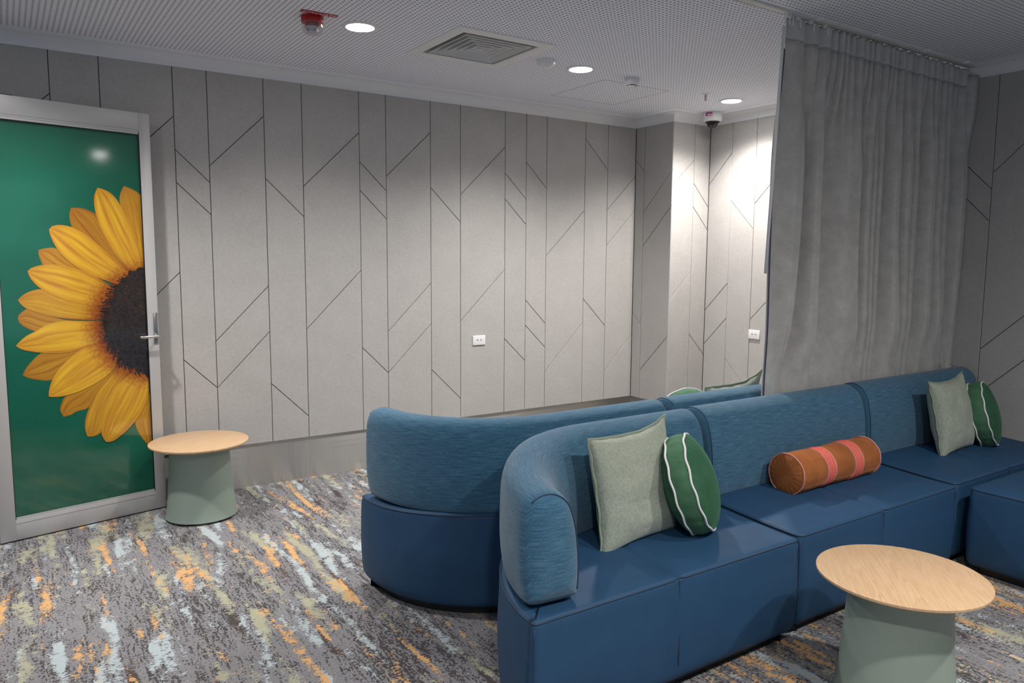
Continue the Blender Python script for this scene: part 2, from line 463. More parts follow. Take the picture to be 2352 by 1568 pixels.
w = structure(mk('wall_return', [(XB+TH, D+TH, 0), (XB+TH, D2+TH, 0), (XB+TH, D2+TH, ZCEIL), (XB+TH, D+TH, ZCEIL)], [(0, 1, 2, 3)], JOINT),
              'narrow shaded panelled return face beside the far corner', 'wall')
gb = [D, 5.014, D2+.0005]
wall_panels(w, lambda s, d, z: (XB-d, s, z), gb, DB, ZS, ZCEIL-.03)
w = structure(mk('wall_nib', [(XB+TH, D2+TH, 0), (XC+TH, D2+TH, 0), (XC+TH, D2+TH, ZCEIL), (XB+TH, D2+TH, ZCEIL)], [(0, 1, 2, 3)], JOINT),
              'narrow brightly lit panelled face under the dome camera', 'wall')
wall_panels(w, lambda s, d, z: (s, D2-d, z), [XB+.0005, 5.013, XC], DA2, ZS, ZCEIL-.03)
w = structure(mk('wall_right', [(XC+TH, D2+TH, 0), (XC+TH, Y0, 0), (XC+TH, Y0, ZCEIL), (XC+TH, D2+TH, ZCEIL)], [(0, 1, 2, 3)], JOINT),
              'panelled end wall behind the grey curtain and the right-hand cushions', 'wall')
gc = [D2, 4.429, 4.177, 3.772, 3.57, 3.215, 2.958, 2.553, 2.355, 1.999, 1.743, 1.338, 1.135, .779, .523, .118, -.085, -.441, -.697, -1.1, -1.3, -1.66, -1.92, -2.32, -2.52, -2.88, Y0]
DCC = {0: [(2.202, 2.452), (1.098, 1.346), (.794, 1.043)], 1: [(2.055, 1.80), (.690, .445)], 2: [(2.007, 2.41), (1.048, 1.45)],
       3: DA[6], 4: DA[7], 5: DA[8], 6: DA[9], 7: [(2.2, 2.0), (2.0, 1.8), (.894, .70)], 8: [(2.10, 2.452), (.986, 1.33), (.69, 1.04)]}
cyc = [DA[4], DA[5], DA[6], DA[7]]
for k in range(9, len(gc)-1): DCC[k] = cyc[(k-9) % 4]
wall_panels(w, lambda s, d, z: (XC-d, s, z), gc, DCC, ZS, ZCEIL-.03)

floor = structure(box('floor', (X0, Y0, -.05), (XC+.1, D+.1, 0), CARPET), 'grey patterned carpet with orange, cream and pale blue streaks', 'floor')

# ceiling of perforated board, open where the air diffuser sits
VX0, VX1, VY0, VY1 = 2.125, 2.665, 3.665, 4.205
xs = [X0, VX0, VX1, XC+.1]; ys = [Y0, VY0, VY1, D+.1]
vs = [(x_, y_, ZCEIL) for y_ in ys for x_ in xs]
fs = [(j*4+i, j*4+i+1, (j+1)*4+i+1, (j+1)*4+i) for j in range(3) for i in range(3) if not (i == 1 and j == 1)]
structure(mk('ceiling', vs, fs, CEIL), 'white perforated acoustic ceiling', 'ceiling')

# cove cornice, mitred at the corners
def cornice(name, p0, p1, m0, m1, label):
    """p0->p1 wall line (XY), room on the left hand side; m0/m1: mitre +1 inner corner, -1 outer corner, 0 square end"""
    p0, p1 = Vector(p0), Vector(p1); t = (p1-p0).normalized(); n = Vector((-t.y, t.x))
    A = .070
    prof = [(0, 0), (.004, 0), (.004, .006)] + [(A*(1-cos(a))*.93+.004, .006+ (.066-.006)*sin(a)) for a in [k*pi/2/8 for k in range(1, 9)]] + [(A+.004, .066), (A+.004, .0705), (0, .0705)]
    vs = []
    for e, (p, m) in enumerate(((p0, m0), (p1, m1))):
        for d, z in prof:
            sgn = 1 if e == 0 else -1
            q = p + n*d + t*(sgn*m*d)
            vs.append((q.x, q.y, ZC+z-.0035))
    k = len(prof)
    fs = [(i, (i+1) % k, k+(i+1) % k, k+i) for i in range(k)] + [tuple(range(k)), tuple(range(k, 2*k))]
    return structure(mk(name, vs, fs, WHITE_PAINT, smooth=True, sharp=30), label, 'cornice')
cornice('trim_1', (XB, D), (X0, D), 1, 0, 'white cornice along the top of the long panelled wall')
cornice('trim_2', (XB, D2), (XB, D), -1, 1, 'short white cornice on the shaded return')
cornice('trim_3', (XC, D2), (XB, D2), 1, -1, 'short white cornice above the bright face by the dome camera')
cornice('trim_4', (XC, Y0), (XC, D2), 0, 1, 'white cornice along the end wall above the curtain end')

# stainless skirting, set back under the panels
def skirt(name, lo, hi, label):
    structure(box(name, lo, hi, STEEL), label, 'skirting')
RB = .0155
skirt('baseboard_back', (X0, D+RB-.003, 0), (XB+RB, D+RB+.004, ZS+.004), 'brushed stainless skirting along the long panelled wall')
skirt('baseboard_return', (XB+RB-.003, D2+RB, 0), (XB+RB+.004, D+RB-.003, ZS+.004), 'brushed stainless skirting on the shaded return')
skirt('baseboard_nib', (XB+RB+.004, D2+RB-.003, 0), (XC+RB-.003, D2+RB+.004, ZS+.004), 'brushed stainless skirting under the bright face, behind the sofa')
skirt('baseboard_right', (XC+RB-.003, Y0, 0), (XC+RB+.004, D2+RB+.004, ZS+.004), 'brushed stainless skirting along the end wall behind the sofas')

# ------------------------------------------------------------------ things on the ceiling
DL = ['round recessed downlight beside the red strobe on the left', 'round recessed downlight right of the motion sensor, middle of the three',
      'round recessed downlight nearest the curtain, by the dome camera', 'round downlight above the open door, out of the picture',
      'round downlight at the left of the near row, out of the picture', 'round downlight above the near sofa end, out of the picture',
      'round downlight above the nearest table, out of the picture']
def make_downlight():
    t = empty('downlight')
    lathe('trim_ring', [(.073, -.001), (.075, -.007), (.094, -.004), (.0955, 0), (.073, 0)], WHITE_PLASTIC, t, 64)
    lathe('diffuser', [(0, -.0045), (.06, -.0045), (.0735, -.0038), (.0735, 0), (0, 0)], GLOW, t, 48)
    return t
dl0 = make_downlight()
for i, (x_, y_, k_) in enumerate(DOWNLIGHTS):
    t = dl0 if i == 0 else copy_tree(dl0)
    t.location = (x_, y_, ZCEIL)
    tag(t, DL[i], 'light', 'recessed ceiling downlights')
    l = bpy.data.lights.new('lamp_spot', 'SPOT'); l.energy = SPOT_W*k_; l.color = (1.0, .955, .91)
    l.spot_size = radians(SPOT_ANGLE if y_ > 2 else LEFT_ANGLE if x_ < 1 else FRONT_ANGLE); l.spot_blend = SPOT_BLEND if y_ > 2 else FRONT_BLEND; l.shadow_soft_size = .07
    lo = bpy.data.objects.new('lamp_spot', l); COL.objects.link(lo); lo.parent = t; lo.location = (0, 0, -.012)

# four-way air diffuser
t = empty('air_diffuser', ((VX0+VX1)/2, (VY0+VY1)/2, ZCEIL))
tag(t, 'square white four-way air diffuser with dark slots in the ceiling', 'air vent')
def sq_ring(name, rings, mat):
    vs, fs = [], []
    for a, z in rings: vs += [(-a, -a, z), (a, -a, z), (a, a, z), (-a, a, z)]
    for k in range(len(rings)-1):
        for i in range(4): fs.append((4*k+i, 4*k+(i+1) % 4, 4*k+4+(i+1) % 4, 4*k+4+i))
    return mk(name, vs, fs, mat, t)
VH = (VX1-VX0)/2
sq_ring('flange', [(VH+.052, 0), (VH+.050, -.007), (VH-.015, -.010), (VH-.020, -.006), (VH-.020, .03), (VH+.0, .03), (VH+.0, 0)], WHITE_PLASTIC)
sq_ring('duct_neck', [(VH-.003, .001), (VH-.003, .16), (.001, .16)], BLACK)
for k in range(6):
    a = VH-.050-.041*k
    sq_ring('louvre', [(a, -.009), (max(.004, a-.024), .046), (max(.003, a-.0255), .046), (a-.004, -.010), (a, -.009)], WHITE_PLASTIC)

# strobe siren and its EVACUATE strip
t = empty('evacuation_strobe', (1.385, 3.921, ZCEIL)); tag(t, 'red evacuation strobe with clear dome below the red EVACUATE strip', 'alarm')
RED = plain('red_plastic', (.42, .012, .015), .35)
CLEAR = bpy.data.materials.new('clear_plastic'); CLEAR.use_nodes = True
n_ = CLEAR.node_tree; n_.nodes.clear(); N = NT(n_)
o_ = N.n('ShaderNodeOutputMaterial'); a_ = N.n('ShaderNodeBsdfTransparent'); a_.inputs[0].default_value = (.93, .93, .94, 1)
g_ = N.n('ShaderNodeBsdfGlossy'); g_.inputs['Roughness'].default_value = .06
mx_ = N.n('ShaderNodeMixShader')
N.link(N.math('ADD', schlick(N), .05), mx_.inputs[0]); N.link(a_.outputs[0], mx_.inputs[1]); N.link(g_.outputs[0], mx_.inputs[2]); N.link(mx_.outputs[0], o_.inputs[0])
lathe('base', [(0, 0), (.055, 0), (.057, -.004), (.056, -.030), (.050, -.034), (0, -.034)], RED, t, 48)
lathe('lens', [(.053, -.031), (.053, -.058), (.049, -.072), (.042, -.082), (.030, -.088), (.012, -.094), (0, -.095)], CLEAR, t, 48)
lathe('reflector', [(0, -.034), (.030, -.034), (.040, -.056), (.030, -.062), (.026, -.078), (.010, -.084), (0, -.084)], plain('grey_reflector', (.45, .43, .45), .25, .6), t, 24)
for k in range(4):
    a = k*pi/2+.5
    box('lamp_post', (.034*cos(a)-.004, .034*sin(a)-.004, -.058), (.034*cos(a)+.004, .034*sin(a)+.004, -.033), RED, t)
t = empty('evacuate_sign', (1.397, 3.848, ZCEIL)); tag(t, 'red strip sign reading EVACUATE in white letters on the ceiling', 'sign')
t.rotation_euler = (0, 0, radians(-2))
box('sign_strip', (-.093, -.0185, -.003), (.093, .0185, 0), plain('red_sign', (.40, .012, .03), .4), t)
cu = bpy.data.curves.new('letters', 'FONT'); cu.body = 'EVACUATE'; cu.size = .034; cu.align_x = 'CENTER'; cu.align_y = 'CENTER'; cu.extrude = .0002
cu.space_character = 1.04
to = bpy.data.objects.new('letters_tmp', cu); COL.objects.link(to)
bpy.context.view_layer.update()
me = bpy.data.meshes.new_from_object(to.evaluated_get(bpy.context.evaluated_depsgraph_get()))
bpy.data.objects.remove(to)
me.name = 'letters'; me.materials.clear(); me.materials.append(plain('white_print', (.80, .80, .80), .5))
wd_ = max(v.co.x for v in me.vertices)-min(v.co.x for v in me.vertices)
lt = bpy.data.objects.new('letters', me); COL.objects.link(lt); lt.parent = t
lt.rotation_euler = (pi, 0, 0); lt.location = (0, 0, -.0034); lt.scale = (.166/wd_, 1.0, 1)

# motion sensor, smoke detector, sprinkler
t = empty('motion_sensor', (2.876, 3.931, ZCEIL)); tag(t, 'white faceted dome motion sensor beside the air diffuser', 'sensor')
lathe('base', [(0, 0), (.062, 0), (.064, -.006), (.060, -.014), (0, -.014)], WHITE_PLASTIC, t, 48)
lathe('lens', [(.058, -.012), (.052, -.026), (.036, -.040), (.018, -.047), (0, -.048)], WHITE_PLASTIC, t, 10, smooth=False)
t = empty('smoke_detector', (3.63, 3.972, ZCEIL)); tag(t, 'white round smoke detector with dark slots, right of the middle downlight', 'smoke detector')
lathe('base', [(0, 0), (.050, 0), (.052, -.004), (.050, -.022), (0, -.022)], WHITE_PLASTIC, t, 48)
lathe('chamber', [(.0495, -.022), (.045, -.040), (.037, -.046), (0, -.046)], WHITE_PLASTIC, t, 48)
lathe('slot_ring', [(.032, -.046), (.032, -.053), (0, -.053)], BLACK, t, 32)
lathe('cover', [(0, -.052), (.036, -.052), (.034, -.058), (.020, -.062), (0, -.062)], WHITE_PLASTIC, t, 40)
for k in range(6):
    a = k*pi/3+.3
    box('rib', (.0345*cos(a)-.002, .0345*sin(a)-.002, -.053), (.0345*cos(a)+.002, .0345*sin(a)+.002, -.045), WHITE_PLASTIC, t)
t = empty('fire_sprinkler', (4.412, 4.023, ZCEIL)); tag(t, 'small chrome fire sprinkler head left of the farthest downlight', 'sprinkler')
lathe('escutcheon', [(0, 0), (.034, 0), (.033, -.003), (.012, -.005), (0, -.005)], WHITE_PLASTIC, t, 32)
lathe('stem', [(0, -.004), (.009, -.004), (.009, -.016), (.006, -.018), (0, -.018)], CHROME, t, 20)
for s in (-1, 1): tube('frame_arm', [(s*.004, 0, -.016), (s*.014, 0, -.026), (s*.013, 0, -.036), (s*.004, 0, -.045)], .0022, CHROME, t)
tube('glass_bulb', [(0, 0, -.018), (0, 0, -.042)], .0026, RED, t)
lathe('deflector', [(0, -.0445), (.014, -.0455), (.0145, -.047), (0, -.047)], CHROME, t, 20)

# dome camera
t = empty('dome_camera', (5.014, 4.489, ZCEIL)); tag(t, 'white dome security camera with pink sticker in the far ceiling corner', 'camera')
lathe('body', [(0, 0), (.080, 0), (.082, -.004), (.081, -.055), (.074, -.068), (.060, -.074), (0, -.074)], WHITE_PLASTIC, t, 64)
lathe('dome_collar', [(.059, -.073), (.058, -.080), (.050, -.083), (0, -.083)], BLACK, t, 48)
lathe('dome', [(.046, -.080)] + [(.046*cos(a), -.084-.040*sin(a)) for a in [k*pi/2/10 for k in range(11)]], plain('smoked_dome', (.008, .008, .009), .06), t, 48)
an = math.atan2(-4.489, -5.014)-.10
def sticker(name, a0, a1, z0, z1, r, mat):
    n = 8; vs = []
    for i in range(n+1):
        a = an + a0 + (a1-a0)*i/n
        for rr in (r, r+.0006):
            for z in (z0, z1): vs.append((rr*cos(a), rr*sin(a), z))
    fs = []
    for i in range(n):
        q = 4*i
        for c0, c1 in ((0, 1), (1, 3), (3, 2), (2, 0)): fs.append((q+c0, q+c1, q+4+c1, q+4+c0))
    fs += [(0, 1, 3, 2), (4*n, 4*n+1, 4*n+3, 4*n+2)]
    return mk(name, vs, fs, mat, t)
st_ = sticker('sticker', -.62, .08, -.036, -.008, .0818, plain('magenta_sticker', (.55, .02, .22), .4))
st_['label'] = 'pink sticker'
sticker('sticker_window', -.40, .04, -.032, -.020, .0824, WHITE_PLASTIC)
sticker('sticker_print', -.28, -.03, -.028, -.024, .083, plain('grey_print', (.2, .2, .22), .5))

# flush access hatch
t = empty('access_hatch', (3.81, 4.415, ZCEIL)); tag(t, 'flush square access hatch in the perforated ceiling, by the smoke detector', 'hatch')
for s in range(4):
    L_ = .31; lo = [(-L_, -L_), (-L_, L_-.004), (-L_, -L_+.004), (L_-.004, -L_+.004)][s]
    hi = [(L_, -L_+.004), (L_, L_), (-L_+.004, L_-.004), (L_, L_-.004)][s]
    box('frame_edge', (lo[0], lo[1], -.0012), (hi[0], hi[1], 0), plain('hatch_edge', (.42, .42, .43), .6), t)

# curtain track with clips and gliders
TY = 2.498
t = empty('curtain_track', (0, TY, ZCEIL)); tag(t, 'slim white ceiling curtain track with clips and hanging cords', 'curtain track')
box('rail', (2.2, -.028, -.009), (XC-.003, .010, 0), plain('track_white', (.60, .60, .58), .5), t, .002)
box('slot', (2.2, .0105, -.0085), (XC-.003, .016, -.0005), BLACK, t)
for x_ in (3.506, 4.0, 4.52, 4.98): box('bracket', (x_-.016, -.062, -.016), (x_+.020, -.027, 0), WHITE_PLASTIC, t, .004)
for k, x_ in enumerate((3.30, 3.325, 3.385, 3.495, 3.615)):
    g = box('glider', (x_-.008, -.010, -.024), (x_+.008, .010, -.008), WHITE_PLASTIC, t, .003)
    tube('cord', [(x_, -.012, -.018), (x_+.003, -.020, -.030), (x_-.002, -.020, -.042), (x_, -.022, -.066)], .0022, WHITE_PLASTIC, g)
    tube('cord', [(x_+.004, -.012, -.018), (x_+.010, -.020, -.032)], .002, WHITE_PLASTIC, g)

# ------------------------------------------------------------------ glazed door leaf with a printed sunflower
dr = empty('door_1', (.763, 4.98, 0), rot=(0, 0, math.atan2(.2209, .9753)))
tag(dr, 'open aluminium framed glass door printed with a half sunflower on green', 'door', kind='structure')
LW, LH, T_ = .876, 2.376, .042            # leaf: local x from -LW to 0, front face at y = 0
S0, S1, GB, GT = .0625, .800, .121, 2.265  # glazed opening
box('stile', (-S0, 0, .008), (0, T_, LH), ALU, dr, .0015)
box('stile', (-LW, 0, .008), (-S1, T_, LH), ALU, dr, .0015)
box('top_rail', (-S1, .0006, GT), (-S0, T_-.001, LH), ALU, dr, .001)
box('bottom_rail', (-S1, .0006, .008), (-S0, T_-.001, GB), ALU, dr, .001)
box('glazing_bead', (-S1, .002, GT-.012), (-S0, .006, GT-.0005), ALU, dr)
box('glazing_bead', (-S1, .002, GB+.0005), (-S0, .006, GB+.012), ALU, dr)
box('bead_line', (-S1, -.0003, GT+.012), (-S0, .0008, GT+.0135), plain('shadow_gap', (.25, .25, .25), .6), dr)
box('bead_line', (-S1, -.0003, GB-.0235), (-S0, .0008, GB-.022), bpy.data.materials['shadow_gap'], dr)
for nm_, lo, hi in (('gasket', (-S0-.004, .001, GB), (-S0, .010, GT)), ('gasket', (-S1, .001, GB), (-S1+.003, .010, GT)),
                    ('gasket', (-S1, .001, GT-.016), (-S0, .010, GT-.012))):
    box(nm_, lo, hi, BLACK, dr)
gm, gnt, gb_ = new_mat('printed_green'); N = NT(gnt); c_ = N.coord(); gx_, gy_, gz_ = N.sep(c_)
N.link(N.mix(N.rng(N.noise(N.mapping(c_, (2.2, 2.2, 2.2)), 1.0, 2), .3, .7), (.005, .108, .064), (.008, .145, .088)), gb_.inputs['Base Color']); setp(gb_, Roughness=.6, Specular_IOR_Level=.2)
box('print_board', (-S1-.004, .016, GB-.01), (-S0+.004, .026, GT+.01), gm, dr)
PET = [
(0, 0.85, [(0.153, 1.952), (0.171, 1.921), (0.182, 1.87), (0.175, 1.835), (0.148, 1.734), (0.11, 1.596), (0.08, 1.482)], [(0.153, 1.952), (0.099, 1.933), (0.061, 1.902), (0.045, 1.821), (0.041, 1.665), (0.046, 1.56), (0.05, 1.481)]) ,
(0, 0.62, [(0.437, 1.813), (0.449, 1.776), (0.446, 1.743), (0.437, 1.704), (0.406, 1.661), (0.318, 1.578), (0.185, 1.462), (0.143, 1.414)], [(0.437, 1.813), (0.384, 1.814), (0.344, 1.801), (0.308, 1.78), (0.274, 1.709), (0.232, 1.61), (0.164, 1.503), (0.112, 1.445)]) ,
(0, 0.75, [(0.607, 1.58), (0.61, 1.556), (0.601, 1.522), (0.589, 1.498), (0.505, 1.459), (0.403, 1.443), (0.281, 1.381)], [(0.607, 1.58), (0.567, 1.59), (0.522, 1.588), (0.483, 1.542), (0.401, 1.483), (0.325, 1.432), (0.257, 1.381)]) ,
(0, 0.75, [(0.726, 1.211), (0.718, 1.188), (0.698, 1.167), (0.652, 1.14), (0.596, 1.121), (0.504, 1.145), (0.373, 1.158), (0.285, 1.163)], [(0.726, 1.211), (0.72, 1.233), (0.702, 1.249), (0.677, 1.261), (0.599, 1.231), (0.511, 1.197), (0.419, 1.184), (0.284, 1.179)]) ,
(0, 0.75, [(0.72, 0.907), (0.696, 0.888), (0.653, 0.873), (0.583, 0.863), (0.535, 0.901), (0.468, 0.957), (0.389, 1.012), (0.28, 1.056)], [(0.72, 0.907), (0.701, 0.944), (0.669, 0.981), (0.623, 1.017), (0.538, 1.015), (0.45, 1.023), (0.378, 1.048), (0.289, 1.078)]) ,
(0, 0.78, [(0.535, 0.65), (0.493, 0.656), (0.468, 0.671), (0.401, 0.686), (0.353, 0.765), (0.286, 0.843), (0.207, 0.899)], [(0.535, 0.65), (0.551, 0.691), (0.54, 0.731), (0.515, 0.769), (0.448, 0.792), (0.36, 0.83), (0.237, 0.924)]) ,
(0, 0.8, [(0.088, 0.413), (0.119, 0.455), (0.147, 0.516), (0.155, 0.573), (0.126, 0.63), (0.075, 0.707), (0.056, 0.783)], [(0.088, 0.413), (0.056, 0.422), (0.038, 0.447), (0.024, 0.53), (0.019, 0.643), (0.016, 0.7), (0.013, 0.778)]) ,
(1, 1, [(0.295, 1.933), (0.314, 1.896), (0.318, 1.857), (0.314, 1.797), (0.297, 1.729), (0.272, 1.659), (0.233, 1.584), (0.183, 1.513), (0.122, 1.445)], [(0.295, 1.933), (0.25, 1.92), (0.213, 1.893), (0.177, 1.839), (0.146, 1.775), (0.111, 1.689), (0.085, 1.602), (0.071, 1.518), (0.067, 1.445)]) ,
(1, 0.9, [(0.72, 1.312), (0.706, 1.286), (0.678, 1.261), (0.604, 1.231), (0.51, 1.202), (0.416, 1.189), (0.338, 1.185), (0.275, 1.197)], [(0.72, 1.312), (0.695, 1.338), (0.656, 1.358), (0.601, 1.366), (0.512, 1.327), (0.424, 1.295), (0.334, 1.266), (0.268, 1.253)]) ,
(2, 1.1, [(0.744, 1.067), (0.717, 1.045), (0.675, 1.031), (0.619, 1.019), (0.543, 1.01), (0.474, 1.012), (0.403, 1.029), (0.33, 1.044), (0.264, 1.093)], [(0.744, 1.067), (0.723, 1.09), (0.692, 1.117), (0.647, 1.139), (0.593, 1.171), (0.511, 1.187), (0.419, 1.18), (0.323, 1.176), (0.271, 1.141)]) ,
(2, 1, [(0.667, 1.465), (0.656, 1.427), (0.629, 1.389), (0.589, 1.354), (0.534, 1.323), (0.47, 1.291), (0.38, 1.27), (0.286, 1.264), (0.248, 1.278)], [(0.667, 1.465), (0.645, 1.484), (0.589, 1.499), (0.521, 1.498), (0.433, 1.478), (0.371, 1.453), (0.303, 1.412), (0.257, 1.375), (0.22, 1.339)]) ,
(3, 1, [(0.553, 1.691), (0.547, 1.652), (0.524, 1.595), (0.492, 1.547), (0.432, 1.488), (0.371, 1.448), (0.289, 1.412), (0.209, 1.379)], [(0.553, 1.691), (0.535, 1.71), (0.492, 1.717), (0.439, 1.706), (0.382, 1.676), (0.338, 1.638), (0.28, 1.584), (0.212, 1.513), (0.137, 1.44)]) ,
(2, 0.95, [(0.419, 0.517), (0.39, 0.513), (0.345, 0.532), (0.316, 0.63), (0.265, 0.743), (0.205, 0.834), (0.136, 0.887)], [(0.419, 0.517), (0.431, 0.568), (0.423, 0.63), (0.401, 0.686), (0.358, 0.771), (0.301, 0.834), (0.228, 0.896), (0.191, 0.919)]) ,
(3, 1.15, [(0.603, 0.773), (0.57, 0.766), (0.515, 0.769), (0.448, 0.785), (0.39, 0.807), (0.33, 0.837), (0.274, 0.879), (0.242, 0.924), (0.214, 0.976)], [(0.603, 0.773), (0.601, 0.806), (0.583, 0.86), (0.543, 0.923), (0.485, 0.979), (0.427, 1.021), (0.369, 1.04), (0.291, 1.047), (0.241, 1.037)]) ,
(4, 1.05, [(0.324, 0.469), (0.284, 0.467), (0.221, 0.506), (0.156, 0.568), (0.105, 0.639), (0.075, 0.707), (0.066, 0.79), (0.075, 0.836)], [(0.324, 0.469), (0.346, 0.527), (0.33, 0.633), (0.302, 0.699), (0.253, 0.785), (0.195, 0.843), (0.136, 0.892)]) ,
]
PETAL, SEED = m_petal(), m_disc()
def resample(P, n):
    P = [Vector(q) for q in P]; P = catmull(P, 6, False)
    L = [0]
    for a, b_ in zip(P[:-1], P[1:]): L.append(L[-1]+(b_-a).length)
    out = []
    for i in range(n):
        d = L[-1]*i/(n-1); k = 0
        while k < len(L)-2 and L[k+1] < d: k += 1
        t = (d-L[k])/max(1e-9, L[k+1]-L[k]); out.append(P[k].lerp(P[k+1], t))
    return out
sun = empty('sunflower_print', (0, 0, 0)); sun.parent = dr
for k, (lay, shade, Lp, Rp) in enumerate(PET):
    A, B = resample(Lp, 22), resample(Rp, 22)
    y = .0155 - .0006*lay - .00003*k
    vs, uv, fs = [], [], []; nv = 12
    for i in range(22):
        for j in range(nv+1):
            q = A[i].lerp(B[i], j/nv)
            vs.append((-max(q.x, .055), y, q.y)); uv.append((i/21, j/nv))
    for i in range(21):
        for j in range(nv): fs.append((i*(nv+1)+j, i*(nv+1)+j+1, (i+1)*(nv+1)+j+1, (i+1)*(nv+1)+j))
    o = mk('petal', vs, fs, PETAL, sun, uvs=uv)
    at = o.data.attributes.new('shade', 'FLOAT', 'POINT')
    for i in range(len(vs)): at.data[i].value = shade
DISC= [(0.078, 1.482), (0.125, 1.467), (0.163, 1.437), (0.196, 1.405), (0.226, 1.368), (0.256, 1.293), (0.275, 1.231), (0.285, 1.168), (0.286, 1.113), (0.277, 1.054), (0.258, 1.009), (0.229, 0.961), (0.195, 0.911), (0.143, 0.875), (0.087, 0.848), (0.034, 0.831), (0.005, 1.482)]
dd = resample(DISC, 120); vs = []
for i, q in enumerate(dd):
    v = Vector((q.x-.03, q.y-1.149)); j = 1 + .035*math.sin(i*2.9)*math.sin(i*1.7) + .03*(mnoise.noise(Vector((i*.6, 3, 0))))
    s_ = .03+v.x*j
    vs.append((-max(s_, .055), .0122, 1.149+v.y*j))
mk('petal_bases', [(max(-S1, min(-.055, -.03+(v[0]+.03)*1.13)), .01565, 1.149+(v[2]-1.149)*1.10) for v in vs], [tuple(range(len(vs)))], plain('petal_base_brown', (.10, .028, .008), .6), sun)
mk('seed_head', vs, [tuple(range(len(vs)))], SEED, sun)
rnd = random.Random(3); vs, fs = [], []
for i in range(70):                                    # stamens standing out round the rim
    a = radians(92) + radians(172)*i/69 + rnd.uniform(-.03, .03); r0 = .262 + .05*abs(sin(a)) + rnd.uniform(-.02, .0); r1 = r0 + rnd.uniform(.006, .032)
    c0 = Vector((.03-cos(a)*r0, 1.149+sin(a)*r0)); c1 = Vector((.03-cos(a+.05)*r1, 1.149+sin(a+.05)*r1))
    n = Vector((-(c1-c0).y, (c1-c0).x)).normalized()*.0024
    if min(c0.x, c1.x) < .06: continue
    b0 = len(vs); vs += [(-(c0+n).x, .0120, (c0+n).y), (-(c0-n).x, .0120, (c0-n).y), (-(c1-n).x, .0120, (c1-n).y), (-(c1+n).x, .0120, (c1+n).y)]
    fs.append((b0, b0+1, b0+2, b0+3))
mk('stamens', vs, fs, SEED, sun)
box('glass_pane', (-S1-.003, .0085, GB-.008), (-S0+.003, .0092, GT+.008), m_pane(), dr)
box('back_plate', (-.031, -.0035, 1.022), (-.0045, 0, 1.212), CHROME, dr, .001)
hb = tube('lever_handle', [(-.016, 0, 1.073), (-.016, -.030, 1.073), (-.0165, -.047, 1.073), (-.022, -.054, 1.073), (-.034, -.056, 1.073), (-.100, -.056, 1.073), (-.120, -.053, 1.073), (-.128, -.046, 1.073)], .0085, CHROME, dr, seg=12)
lathe('lever_rose', [(0, -.006), (.013, -.006), (.013, 0), (0, 0)], CHROME, dr, 24, axis='Y').location = (-.016, -.0035, 1.073)
box('latch', (0, .012, 1.085), (.004, .030, 1.135), CHROME, dr)
box('door_closer', (-LW, T_+.002, LH-.050), (-.675, T_+.060, LH+.012), BLACK, dr, .006)
# ------------------------------------------------------------------ sockets
def make_socket():
    t = empty('usb_socket')
    box('face_plate', (-.0575, -.009, -.0385), (.0575, 0, .0385), WHITE_PLASTIC, t, .004, 3)
    for s in (-1, 1):
        box('usb_port', (s*.0165-.0065, -.0096, .0015), (s*.0165+.0065, -.0085, .0065), BLACK, t)
        box('usb_mark', (s*.0165-.004, -.0093, -.008), (s*.0165+.004, -.0085, -.0055), plain('grey_mark', (.16, .16, .17), .5), t)
    box('maker_mark', (-.010, -.0093, -.0335), (.010, -.0085, -.0315), plain('pale_mark', (.45, .45, .46), .5), t)
    return t
s0 = make_socket(); s0.location = (3.116, D, .900)
tag(s0, 'white twin USB socket on the middle of the long panelled wall', 'socket', 'usb wall sockets')
s1 = copy_tree(s0); s1.location = (XC, 4.121, .926); s1.rotation_euler = (0, 0, -pi/2)
tag(s1, 'white twin USB socket on the end wall, just left of the curtain', 'socket')

# ------------------------------------------------------------------ side tables
TH_T = .458
def make_table():
    t = empty('side_table')
    lathe('tabletop', [(0, TH_T), (.276, TH_T), (.2785, TH_T-.0015), (.2785, TH_T-.009), (.268, TH_T-.016), (0, TH_T-.016)], WOOD, t, 128)
    pr = [(.150, TH_T-.0165), (.166, TH_T-.0165), (.1695, .36), (.1745, .28), (.1800, .20), (.1865, .12), (.192, .07), (.1975, .035), (.203, .0135), (.1985, .012), (.150, .012)]
    lathe('base', pr, SAGE_METAL, t, 128, sharp=50)
    for k in range(5):
        a0 = 2*pi*k/5 + .95; vs = []; n = 8
        for i in range(n+1):
            a = a0 + .34*i/n
            for r in (.170, .201):
                for z in (.0, .0125): vs.append((r*cos(a), r*sin(a), z))
        fs = []
        for i in range(n):
            q = 4*i
            for c0, c1 in ((0, 1), (1, 3), (3, 2), (2, 0)): fs.append((q+c0, q+c1, q+4+c1, q+4+c0))
        fs += [(0, 1, 3, 2), (4*n, 4*n+1, 4*n+3, 4*n+2)]
        mk('foot', vs, fs, BLACK, t)
    return t
t0 = make_table(); t0.location = (.917, 4.715, 0); t0.rotation_euler = (0, 0, radians(91))
tag(t0, 'round oak-topped side table with sage green base beside the sunflower door', 'table', 'oak-topped side tables')
t1 = copy_tree(t0); t1.location = (2.562, 1.361, 0); t1.rotation_euler = (0, 0, radians(105))
tag(t1, 'round oak-topped side table with sage green base in front of the sofa, nearest the viewer', 'table')

